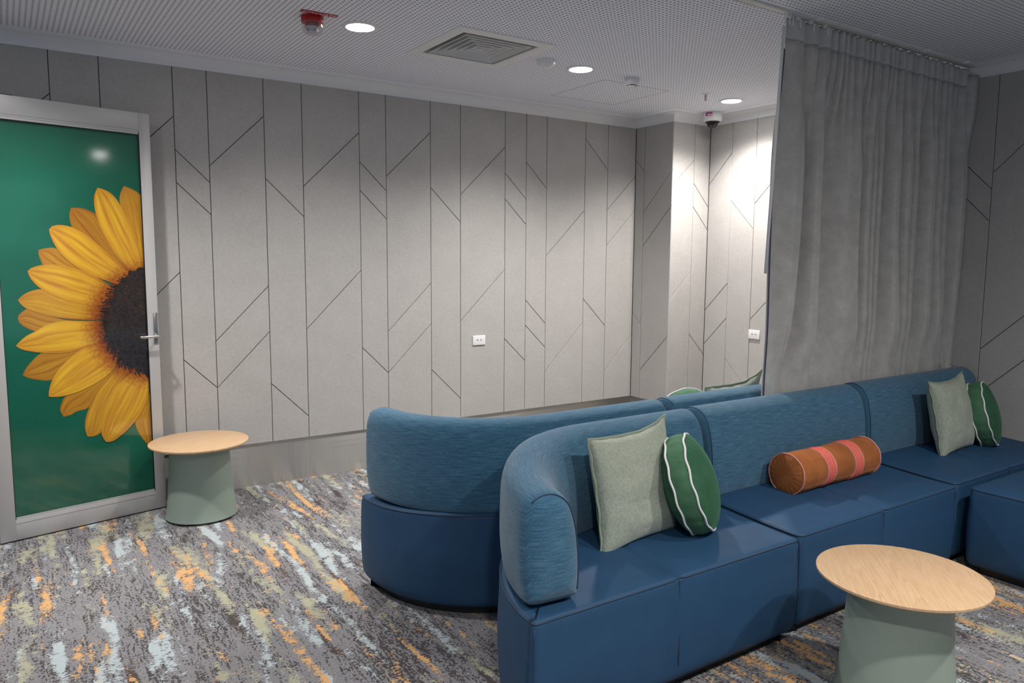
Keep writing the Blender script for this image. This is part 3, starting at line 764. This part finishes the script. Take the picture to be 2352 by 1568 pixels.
# ------------------------------------------------------------------ modular sofa
ZF, ZB, ZBOT = .438, .468, .036
def outline_straight(L, Dp, r=.035):
    P = []
    for cx, cy, a0 in ((L-r, r, -pi/2), (L-r, Dp-r, 0), (r, Dp-r, pi/2), (r, r, pi)):
        for k in range(7): a = a0 + (pi/2)*k/6; P.append(Vector((cx+r*cos(a), cy+r*sin(a))))
    return P
def outline_round_end(L, Dp, R, cx, cy):
    """left end curves round to the back; local front is y = 0"""
    r = .03; P = []
    for qx, qy, a0 in ((L-r, r, -pi/2), (L-r, Dp-r, 0)):
        for k in range(7): a = a0 + (pi/2)*k/6; P.append(Vector((qx+r*cos(a), qy+r*sin(a))))
    a1 = pi + math.asin(min(.3, max(-.3, (cy-.02)/R)))
    for k in range(41):
        a = pi/2 + (a1-pi/2)*k/40; P.append(Vector((cx+R*cos(a), cy+R*sin(a))))
    x0 = P[-1].x
    for k in range(7):
        a = pi + (pi/2)*k/6; P.append(Vector((x0+.022+.022*cos(a), .022+.022*sin(a))))
    return P
def densify(P, step, xs=None):
    out = []; n = len(P)
    for i in range(n):
        a, b_ = P[i], P[(i+1) % n]; L = (b_-a).length
        if L < 1e-5: continue
        m = max(1, int(L/step))
        for k in range(m):
            q = a.lerp(b_, k/m); out.append(q)
    return out
def offset_poly(P, d):
    out = []; n = len(P)
    for i in range(n):
        t = (P[(i+1) % n]-P[i-1]).normalized(); out.append(P[i]+Vector((-t.y, t.x))*d)
    return out
def seat_base(root, P, Dp, seam_x, mir, zf=ZF, zb=ZB):
    P = densify(P, .016); n = len(P)
    ztop = lambda y: zf+(zb-zf)*smooth01(y/Dp)
    L0, L1 = min(p.x for p in P), max(p.x for p in P); yc = Dp*.5
    rings = []
    prof = [(.060, .0, 0), (.030, .004, 0), (.012, .016, 0), (.003, .034, 0), (0, .055, 0)] + [(-.006*sin(pi*k/8), .055+.28*k/8, 0) for k in range(1, 8)] + [(0, .335, 0)]
    for d, z, _ in prof: rings.append((offset_poly(P, d), [ZBOT+z for p in P], 0))
    R = .026
    rings.append((offset_poly(P, .001), [ztop(p.y)-R*1.3 for p in P], 0))
    for k in range(0, 6):
        a = (pi/2)*k/5; rings.append((offset_poly(P, .002+R*.72*(1-cos(a))), [ztop(p.y)-R+R*sin(a) for p in P], k/5))
    base = offset_poly(P, .002+R*.72)
    for t in (.04, .10, .2, .35, .55, .78, 1.0):
        q = []
        for p in base:
            sx = min(max(p.x, L0+.34), L1-.34); sp = Vector((sx, yc)); q.append(p.lerp(sp, t))
        rings.append((q, [ztop(v.y)+.007*(1-(1-t)**2) for v in q], 1))
    vs = []
    for ring, zs, top in rings:
        for p, z in zip(ring, zs):
            g = math.exp(-((p.x-seam_x)/.016)**2) if seam_x is not None else 0
            front = smooth01((.20-p.y)/.1)
            dz = -.010*g*(1 if top else 0); dy = .009*g*front*(1-top) if z > .10 else 0
            vs.append((p.x, (Dp-(p.y+dy)) if mir else p.y+dy, z+dz))
    fs = []; m = len(rings)
    for k in range(m-1):
        for i in range(n): fs.append((k*n+i, k*n+(i+1) % n, (k+1)*n+(i+1) % n, (k+1)*n+i))
    fs.append(tuple(range(n)))
    o = mk('seat_base', vs, fs, LEATHER, root, True)
    bm = bmesh.new(); bm.from_mesh(o.data); bmesh.ops.remove_doubles(bm, verts=bm.verts, dist=1e-5); bm.to_mesh(o.data); bm.free()
    fl = lambda v: (v[0], (Dp-v[1]) if mir else v[1], v[2])
    # sewn edges
    ring = offset_poly(P, .0045); pts = [fl((p.x, p.y + (.009*math.exp(-((p.x-seam_x)/.016)**2)*smooth01((.20-p.y)/.1) if seam_x is not None else 0), ztop(p.y)-.0085)) for p in ring]
    tube('edge_seam', pts, .0032, SEAM, root, closed=True, seg=6)
    xl = min(p.x for p in P if p.y < .035); P1 = offset_poly(P, .0012)
    for cx_ in (xl, L1):
        q = min(P1, key=lambda p: (p.x-cx_)**2+p.y**2)
        dn = Vector((-1 if cx_ == xl else 1, -1)).normalized()
        tube('corner_seam', [fl((q.x+dn.x*.0062*sin(pi*k/12), q.y+dn.y*.0062*sin(pi*k/12), ZBOT+.055+(ztop(0)-.08-ZBOT)*k/12)) for k in range(13)], .0026, SEAM, root, seg=6)
    if seam_x is not None:
        cr = lambda y: .007*(1-(1-min(1, max(0, (min(y, Dp-y)-.02)/(yc-.02))))**2)
        pts = [fl((seam_x, .0075-.006*sin(pi*min(1, max(0, (.064+(ztop(0)-.12)*k/10)/.28))), .10+(ztop(0)-.12)*k/10)) for k in range(11)]
        pts += [fl((seam_x, .012, ztop(0)-.013))] + [fl((seam_x, y, ztop(y)+cr(y)-.0098)) for y in [.025+(Dp-.09)*k/20 for k in range(21)]]
        tube('centre_seam', pts, .0026, SEAM, root, seg=6)
    ins = offset_poly(P, .055); k = len(ins)
    vs = [fl((p.x, p.y, 0)) for p in ins] + [fl((p.x, p.y, ZBOT+.004)) for p in ins]
    mk('plinth', vs, [(i, (i+1) % k, k+(i+1) % k, k+i) for i in range(k)] + [tuple(range(k)), tuple(range(k, 2*k))], BLACK, root)
    return o
# cross-section of the back cushion: (distance from the outer face, height above the seat rim)
BACK = catmull([(.030, -.012), (.010, .03), (.0, .12), (.0, .24), (.006, .33), (.028, .378), (.075, .396), (.125, .386), (.172, .342), (.200, .25), (.213, .13), (.212, .03), (.196, -.012), (.11, -.018)], 4)
def sweep_back(root, path, Dp, mir, arm=False, zb=ZB):
    """path: list of (point on the outer face, inward normal, arclength, scale of height)"""
    n = len(BACK); cxy = Vector((.107, .18))
    tot = path[-1][2]
    rings = []
    def ring(p, nrm, hs, d, sft, tan):
        out = []
        for q in offset_cap(d):
            z = zb + q.y*hs if q.y > 0 else zb+q.y
            b_ = p + nrm*q.x + tan*sft
            out.append((b_.x, b_.y, z))
        return out
    caps = [(-.011, .075), (-.0085, .052), (-.005, .032), (0.0, .014), (.004, .006), (.012, .0015), (.022, 0)]
    soft = [(-.010, .075), (-.007, .054), (.0, .034), (.009, .019), (.020, .008), (.034, .002), (.046, 0)] if arm else caps
    vs, uv = [], []
    per = [0]
    for a, b_ in zip(BACK, BACK[1:]+BACK[:1]): per.append(per[-1]+(b_-a).length)
    seq = []
    p, nr, s, hs = path[0]; tan = Vector((nr.y, -nr.x)) if True else None
    t0 = (path[1][0]-path[0][0]).normalized(); t1 = (path[-1][0]-path[-2][0]).normalized()
    for sft, d in soft: seq.append((path[0][0], path[0][1], path[0][3], d, sft, t0, sft))
    for q in path[1:-1]:
        if (.05 if arm else .024) < q[2] < tot-.024: seq.append((q[0], q[1], q[3], 0, 0, t0, q[2]))
    for sft, d in reversed(caps): seq.append((path[-1][0], path[-1][1], path[-1][3], d, -sft, t1, tot-sft))
    for P_, N_, hs, d, sft, tn, s in seq:
        for k, v in enumerate(ring(P_, N_, hs, d, sft, tn)):
            vs.append((v[0], (Dp-v[1]) if mir else v[1], v[2])); uv.append((s, per[k]) if d < .015 else tuple(offset_cap(d)[k]))
    m = len(seq); fs = []
    for i in range(m-1):
        for k in range(n): fs.append((i*n+k, i*n+(k+1) % n, (i+1)*n+(k+1) % n, (i+1)*n+k))
    fs.append(tuple(range(n))); fs.append(tuple((m-1)*n+k for k in range(n)))
    o = mk('backrest', vs, fs, FABRIC, root, True, uvs=uv)
    for P_, N_, hs, tn, sg in ((path[0][0], path[0][1], path[0][3], t0, 2.0 if arm else 1), (path[-1][0], path[-1][1], path[-1][3], t1, -1)):
        pr = offset_closed(BACK, .0105 if sg > 1 else .0035)
        pts = []
        for q in pr[19:46]:
            b_ = P_ + N_*q.x + tn*sg*.0075; z = zb + q.y*hs
            pts.append((b_.x, (Dp-b_.y) if mir else b_.y, z))
        tube('end_piping', pts, .0026, SEAM, o, seg=6)
    return o
def offset_closed(P, d):
    if d == 0: return P
    n = len(P); out = []
    for i in range(n):
        t = (P[(i+1) % n]-P[i-1]).normalized(); nn = Vector((t.y, -t.x)); out.append(P[i]+nn*d)
    # BACK runs clockwise seen from +tangent: inward normal is (t.y, -t.x)
    return out
def offset_cap(d):
    if d <= .02: return offset_closed(BACK, d)
    f = (d-.02)/(.110-.02); out = []
    for q in offset_closed(BACK, .02): out.append(q.lerp(Vector((.108, min(max(q.y, .09), .30))), f))
    return out
INS = .002
def path_straight(L, Dp):
    P = []; n = 24
    for i in range(n+1): x = .012+(L-.024)*i/n; P.append((Vector((x, Dp-INS)), Vector((0, -1)), x-.012, 1.0))
    return P
def path_round_end(L, Dp, R, cx, cy, ARM=.90):
    P = []; r = R-INS; a0 = pi - math.asin(min(.25, max(-.25, (.052-cy)/r))) if cy < .052 else pi + math.asin((cy-.052)/r)
    s = 0; n = 44; last = None; Q = []
    for i in range(n+1):
        a = a0 + (pi/2-a0)*i/n; Q.append((Vector((cx+r*cos(a), cy+r*sin(a))), Vector((-cos(a), -sin(a)))))
    for i in range(1, 15): Q.append((Vector((cx+(L-.012-cx)*i/14, cy+r)), Vector((0, -1))))
    for p, nn in Q:
        if last is not None: s += (p-last).length
        last = p; P.append((p, nn, s, ARM + (1-ARM)*smooth01(s/.75)))
    return P
def sofa(name, loc, label, L, Dp, mir=False, rnd_end=None, back=True, seam=None, group='blue modular sofa units', cat='sofa'):
    root = empty(name, loc); tag(root, label, cat, group)
    if rnd_end:
        P = outline_round_end(L, Dp, *rnd_end)
    else: P = outline_straight(L, Dp)
    seat_base(root, P, Dp, seam, mir, zb=ZB if back else ZF)
    if back: sweep_back(root, path_round_end(L, Dp, *rnd_end, ARM=1.0 if mir else .90) if rnd_end else path_straight(L, Dp), Dp, mir, arm=bool(rnd_end))
    return root
sofa('sofa_unit', (1.290, 1.797, 0), 'blue sofa unit with curved arm end, nearest in the front row', 1.317, .705, rnd_end=(.72, .72, -.015), seam=.640)
sofa('sofa_unit', (2.633, 1.815, 0), 'middle blue sofa unit of the front row, under the orange bolster', 1.262, .700, seam=.620)
sofa('sofa_unit', (3.930, 1.836, 0), 'blue sofa unit of the front row against the end wall', 1.262, .694, seam=.585)
sofa('sofa_unit', (1.340, 2.578, 0), 'blue sofa unit with rounded back, left one of the rear row facing the wall', 1.318, .715, mir=True, rnd_end=(.61, .61, .105), seam=.65)
sofa('sofa_unit', (2.690, 2.592, 0), 'blue sofa unit of the rear row seen behind the front row, left of the curtain', 1.262, .700, mir=True, seam=.62)
sofa('ottoman', (3.915, 1.082, 0), 'blue leather ottoman without back at the right edge, before the wall unit', 1.255, .697, back=False, group=None, cat='ottoman')

# ------------------------------------------------------------------ cushions
SAGE = m_linen((.335, .375, .305))
SAGE_EDGE = plain('sage_edging', (.26, .31, .23), .9)
GREEN_D, GREEN_M = m_velvet('deep_green_velvet', (.030, .105, .055)), m_velvet('mid_green_velvet', (.062, .155, .085))
PIPE_W = plain('white_piping', (.78, .76, .76), .7)
def square_cushion(label, mat4, w=.42, h=.42, th=.135, ears=(0, 0, 0, 0), seed=1, group='square sage green cushions'):
    """local x = width, z = height, y = thickness (front is -y); ears: corner pulls TL, TR, BL, BR"""
    t = empty('square_cushion'); tag(t, label, 'cushion', group); t.matrix_world = mat4
    N_ = 34; ps = {}
    def pos(u, v, side):
        uu, vv = abs(u), abs(v)
        pin = .060
        x = w/2*u*(1-pin*(1-v*v)**1.2 * (.7 if uu > .2 else uu*3.5)); z = h/2*v*(1-pin*(1-u*u)**1.2 * (.7 if vv > .2 else vv*3.5))
        tl, tr_, bl, br = ears
        e = ((max(0, -u)*max(0, v))**3*tl, (max(0, u)*max(0, v))**3*tr_, (max(0, -u)*max(0, -v))**3*bl, (max(0, u)*max(0, -v))**3*br)
        x += -e[0]*.5+e[1]*.5-e[2]*.5+e[3]*.5; z += e[0]+e[1]*1.3-e[2]*.6-e[3]*.6
        p = (max(0, 1-uu**2.6)*max(0, 1-vv**2.6))**.42
        nz = mnoise.noise(Vector((u*2.2+seed*7, v*2.2, side*3)))*.012 + mnoise.noise(Vector((u*6+seed, v*6, side)))*.004
        y = side*(th/2*p + nz*p)
        y -= .010*e[1]/max(.001, abs(tr_) or 1) if tr_ else 0
        return (x, y, z)
    vs, fs = [], []
    for side in (-1, 1):
        for i in range(N_+1):
            for j in range(N_+1):
                vs.append(pos(sin(pi/2*(2*j/N_-1))*.45+.55*(2*j/N_-1), sin(pi/2*(2*i/N_-1))*.45+.55*(2*i/N_-1), side))
    M = (N_+1)**2
    for s in range(2):
        for i in range(N_):
            for j in range(N_):
                a = s*M+i*(N_+1)+j; fs.append((a, a+1, a+N_+2, a+N_+1))
    o = mk('cover', vs, fs, SAGE, t, True)
    bm = bmesh.new(); bm.from_mesh(o.data); bmesh.ops.remove_doubles(bm, verts=bm.verts, dist=1e-5)
    bmesh.ops.recalc_face_normals(bm, faces=bm.faces); bm.to_mesh(o.data); bm.free()
    rim = []
    idx = [(0, j) for j in range(N_)] + [(i, N_) for i in range(N_)] + [(N_, j) for j in range(N_, 0, -1)] + [(i, 0) for i in range(N_, 0, -1)]
    for i, j in idx: rim.append(Vector(vs[i*(N_+1)+j]))
    cen = Vector((0, 0, 0)); m = len(rim); V, F = [], []
    for k, p in enumerate(rim):                                  # flat sewn flange
        d = (p-cen).normalized(); wob = .0025*math.sin(k*.9+seed)
        for off_, yy in ((-.004, -.0028), (.009, -.0020), (.009, .0020), (-.004, .0028)):
            V.append((p.x+d.x*off_, p.y+yy+wob, p.z+d.z*off_))
    for k in range(m):
        for c in range(4): F.append((4*k+c, 4*k+(c+1) % 4, 4*((k+1) % m)+(c+1) % 4, 4*((k+1) % m)+c))
    mk('flange', V, F, SAGE_EDGE, t, True)
    return t
def frame(origin, xdir, zdir):
    x = Vector(xdir).normalized(); z = Vector(zdir); z = (z-x*z.dot(x)).normalized(); y = z.cross(x)
    o = Vector(origin)
    return Matrix(((x.x, y.x, z.x, o.x), (x.y, y.y, z.y, o.y), (x.z, y.z, z.z, o.z), (0, 0, 0, 1)))
square_cushion('square sage linen cushion on the curved-end sofa unit, nearest the viewer', frame((2.030, 2.158, .655), (1, .10, .008), (-.02, .20, 1)), .425, .425, ears=(.006, .030, .030, 0), seed=1)
square_cushion('square sage linen cushion by the end wall on the front row', frame((4.555, 2.190, .652), (1, .06, 0), (-.16, .22, 1)), .395, .405, .15, ears=(.014, .030, .034, 0), seed=5)
square_cushion('square sage cushion half hidden behind the rear sofa back, dark raised corner', frame((3.430, 2.885, .648), (1, -.04, .03), (.02, -.16, 1)), .41, .40, .14, ears=(0, .050, .02, .02), seed=9)

def round_cushion(label, mat4, R=.20, th=.085, bulge=.055, face=GREEN_D, band=GREEN_M, group='round green velvet cushions'):
    """local y = axis; front face is -y"""
    t = empty('round_cushion'); tag(t, label, 'cushion', group); t.matrix_world = mat4
    seg = 96
    def rough(o, k):
        for v in o.data.vertices:
            r = math.hypot(v.co.x, v.co.z); a = math.atan2(v.co.z, v.co.x)
            f = max(0, (r/R-.55))*1.6
            v.co.y += .0035*f*math.sin(a*31+k+2*mnoise.noise(Vector((a*2, k, 0))))*(1 if r < R*.985 else .3)
    for s, nm_ in ((-1, 'front_face'), (1, 'back_face')):
        pr = [(0, s*(th/2+bulge))] + [(R*q, s*(th/2+bulge*(1-q**2.2)**.75)) for q in (.12, .25, .4, .55, .68, .8, .88, .94, .98, 1.0)]
        rough(lathe(nm_, pr, face, t, seg, axis='Y', sharp=180), s*2)
        tube('piping', [((R+.002)*cos(2*pi*k/72), s*th/2 + .0025*math.sin(k*1.1+s), (R+.002)*sin(2*pi*k/72)) for k in range(72)], .0044, PIPE_W, t, closed=True, seg=8)
    pr = [(R+.006*math.cos(q*pi/2), th/2*q) for q in (-1, -.75, -.5, -.25, 0, .25, .5, .75, 1)]
    o = lathe('band', pr, band, t, seg, axis='Y', sharp=180)
    for v in o.data.vertices:
        a = math.atan2(v.co.z, v.co.x); k = 1+.010*math.sin(a*23+3*mnoise.noise(Vector((a*2, 1, 0))))*(1-abs(v.co.y)/(th/2))
        v.co.x *= k; v.co.z *= k
    return t
def axis_frame(o, n, upv):
    """cushion axis n = direction of the front face (local -y)"""
    y = -Vector(n).normalized(); z = Vector(upv); z = (z-y*z.dot(y)).normalized(); x = y.cross(z)
    o = Vector(o)
    return Matrix(((x.x, y.x, z.x, o.x), (x.y, y.y, z.y, o.y), (x.z, y.z, z.z, o.z), (0, 0, 0, 1)))
round_cushion('round green velvet cushion with white piping leaning on the nearest square cushion', axis_frame((2.284, 2.097, .641), (.60, -.75, .34), (-.30, .05, 1)), .197, .078, .066)
round_cushion('round green velvet cushion with white piping by the end wall', axis_frame((4.870, 2.160, .632), (.34, -.90, .28), (-.20, .05, 1)), .190, .075, .050)
round_cushion('round green cushion half hidden behind the rear sofa back, only its top showing', axis_frame((3.140, 2.930, .645), (.25, .92, .25), (.0, -.15, 1)), .185, .075, .05, face=GREEN_M)

# bolster
def bolster():
    t = empty('bolster_cushion', (3.020, 2.178, .447+.098)); t.rotation_euler = (0, 0, radians(.5))
    tag(t, 'orange velvet bolster with two pink striped bands on the middle sofa unit', 'cushion')
    OR = m_velvet('burnt_orange_velvet', (.34, .112, .034), .18); PK = m_velvet('dusty_pink_band', (.56, .22, .20), .05); CO = plain('coral_braid', (.85, .13, .085), .7)
    PKP = plain('pink_piping', (.62, .26, .20), .7)
    L, R = .640, .0965
    bands = ((.190, .268), (.415, .493))
    def rad(x):
        r = R
        for c in (.229, .454): r -= .0035*math.exp(-((x-c)/.06)**2)
        return r + .002*math.sin(x*17)
    pr = [(0, -.012), (R*.4, -.011), (R*.75, -.006), (R*.93, -.001), (R*.985, .003)]
    for k in range(1, 60): pr.append((rad(.003+k*(L-.006)/60), .003+k*(L-.006)/60))
    pr += [(R*.985, L-.003), (R*.93, L+.001), (R*.7, L+.007), (0, L+.010)]
    o = lathe('cover', pr, OR, t, 72, axis='X', sharp=180)
    for v in o.data.vertices:
        a = math.atan2(v.co.z, v.co.y); r = math.hypot(v.co.y, v.co.z)
        if v.co.x < .0 or v.co.x > L:
            v.co.x += .004*math.sin(a*19)*(r/R)*.35
        d = .0025*mnoise.noise(Vector((v.co.x*9, a*1.5, 0)))
        if r > 1e-4: v.co.y *= 1+d/r; v.co.z *= 1+d/r
    for x in (.003, L-.003):
        tube('piping', [(x+.0015*math.sin(k*.8), (R+.001)*cos(2*pi*k/60), (R+.001)*sin(2*pi*k/60)) for k in range(60)], .0036, PKP, t, closed=True, seg=8)
    for a, b_ in bands:
        n = 10; q = [(rad(a)-.004, a)] + [(rad(a+(b_-a)*k/n)+.0022, a+(b_-a)*k/n) for k in range(n+1)] + [(rad(b_)-.004, b_)]
        bd = lathe('band', q, PK, t, 72, axis='X', sharp=60)
        for c in (.24, .5, .76):
            x = a+(b_-a)*c
            lathe('stripe', [(rad(x)-.002, x-.006), (rad(x)+.0042, x-.005), (rad(x)+.0052, x), (rad(x)+.0042, x+.005), (rad(x)-.002, x+.006)], CO, bd, 72, axis='X', sharp=60)
    return t
bolster()

# ------------------------------------------------------------------ curtain
def curtain():
    t = empty('curtain', (0, 2.520, 0)); tag(t, 'grey velour curtain hanging in deep folds between the two sofa rows', 'curtain')
    top = [3.318, 3.467, 3.576, 3.686, 3.755, 3.805, 3.854, 3.922, 3.988, 4.052, 4.094, 4.146, 4.189, 4.256, 4.301, 4.36, 4.425, 4.519, 4.557, 4.63, 4.694, 4.765, 4.816, 4.867, 4.92, 5.0, 5.08, 5.190]
    mid = [3.282, 3.477, 3.626, 4.026, 4.133, 4.194, 4.266, 4.412, 4.544, 4.651, 4.811, 4.93, 5.03, 5.195]
    bot = [3.300, 3.400, 3.661, 4.107, 4.195, 4.245, 4.300, 4.564, 4.634, 4.70, 4.86, 5.06, 5.12, 5.198]
    ZT, ZB_ = 2.7595, .012
    NU, NZ = 620, 72
    def fold(x, b, amp, k):
        for i in range(len(b)-1):
            if x <= b[i+1] or i == len(b)-2:
                w = b[i+1]-b[i]; q = min(1, max(0, (x-b[i])/w)); A = min(amp, .95*w)
                # round face towards the viewer, pulled back sharply at its right-hand side
                # deep behind the last crest, a steep flank, a flat front, then tucked back sharply
                e = smooth01((q-.10)/.52) if q < .88 else 1-smooth01((q-.88)/.12)
                if i == 0: e = .62+.38*e
                return A*(.6 - e) + .006*math.sin(i*2.3+k)
    def P(u, z):
        f = smooth01((2.62-z)/.60); g = smooth01((1.85-z)/1.2)
        xt = 3.318+(5.190-3.318)*u; xm = 3.282+(5.195-3.282)*u; xb = 3.300+(5.198-3.300)*u
        x = xt*(1-f) + (xm*(1-g)+xb*g)*f
        low = smooth01((1.22-z)/.36); xl = xm*(1-g)+xb*g
        y = fold(xt, top, .040, 1)*(1-f) + fold(xl, [a_*(1-g)+b_*g for a_, b_ in zip(mid, bot)], .150, 2)*f*(1-.58*low)
        yc = .018*u*2 - .010*(1-f)
        return (x, yc + y + .014*low*(1-.6*u), z)
    def sheet(name, z0, z1, nz, mat, dy=0):
        vs, fs = [], []
        for i in range(nz+1):
            z = z0+(z1-z0)*i/nz
            for j in range(NU+1):
                p = P(j/NU, z); vs.append((p[0], p[1]+dy, p[2]))
        for i in range(nz):
            for j in range(NU): fs.append((i*(NU+1)+j, i*(NU+1)+j+1, (i+1)*(NU+1)+j+1, (i+1)*(NU+1)+j))
        o = mk(name, vs, fs, mat, t, True)
        md = o.modifiers.new('thickness', 'SOLIDIFY'); md.thickness = .0025; md.offset = 0
        return o
    sheet('drape', ZB_, 2.655, NZ, VELOUR)
    HT = VELOUR.copy(); HT.name = 'grey_heading_tape'
    for nd in HT.node_tree.nodes:
        if nd.type == 'MIX': nd.inputs[6].default_value = (.44, .435, .43, 1); nd.inputs[7].default_value = (.56, .555, .54, 1)
    sheet('heading_tape', 2.653, ZT, 6, HT, -.0012)
    tube('edge_binding', [Vector(P(0, ZB_+(2.60-ZB_)*k/40))+Vector((-.004, .0, 0)) for k in range(41)], .004, plain('navy_binding', (.06, .065, .10), .8), t, seg=6)
    # returned hem behind the leading edge, and the free edge at the wall
    vs, fs = [], []
    for k in range(41):
        z = ZB_+(2.70-ZB_)*k/40; p = P(0, z)
        for d, e in ((.0, .006), (-.004, .012), (.004, .020), (.03, .026)): vs.append((p[0]+d*.6+.002, p[1]+e, z))
    for k in range(40):
        for i in range(3): fs.append((4*k+i, 4*k+i+1, 4*k+5+i, 4*k+4+i))
    o = mk('return_hem', vs, fs, VELOUR, t, True); o.modifiers.new('thickness', 'SOLIDIFY').thickness = .002
    vs, fs = [], []
    for k in range(41):
        z = .02+(2.715-.02)*k/40; f = smooth01((2.55-z)/.5); x0 = 5.135
        for i, (d, e) in enumerate(((0, .045), (.03, .010-.03*(1-f)), (.052, -.008-.04*(1-f)), (.066, .020))): vs.append((x0+d, e+.004*math.sin(z*9), z))
    for k in range(40):
        for i in range(3): fs.append((4*k+i, 4*k+i+1, 4*k+5+i, 4*k+4+i))
    o = mk('wall_edge_flap', vs, fs, VELOUR, t, True); o.modifiers.new('thickness', 'SOLIDIFY').thickness = .0025
    wd = tube('draw_wand', [(3.160, -.115, 2.657), (3.128, -.115, 2.05), (3.100, -.115, 1.483)], .0075, plain('wand_white', (.80, .80, .80), .35), t, seg=12)
    wd['label'] = 'white curtain draw wand'
    tube('wand_hook', [(3.160, -.115, 2.655), (3.170, -.110, 2.690), (3.215, -.075, 2.715), (3.285, -.03, 2.742)], .0022, WHITE_PLASTIC, wd, seg=6)
curtain()
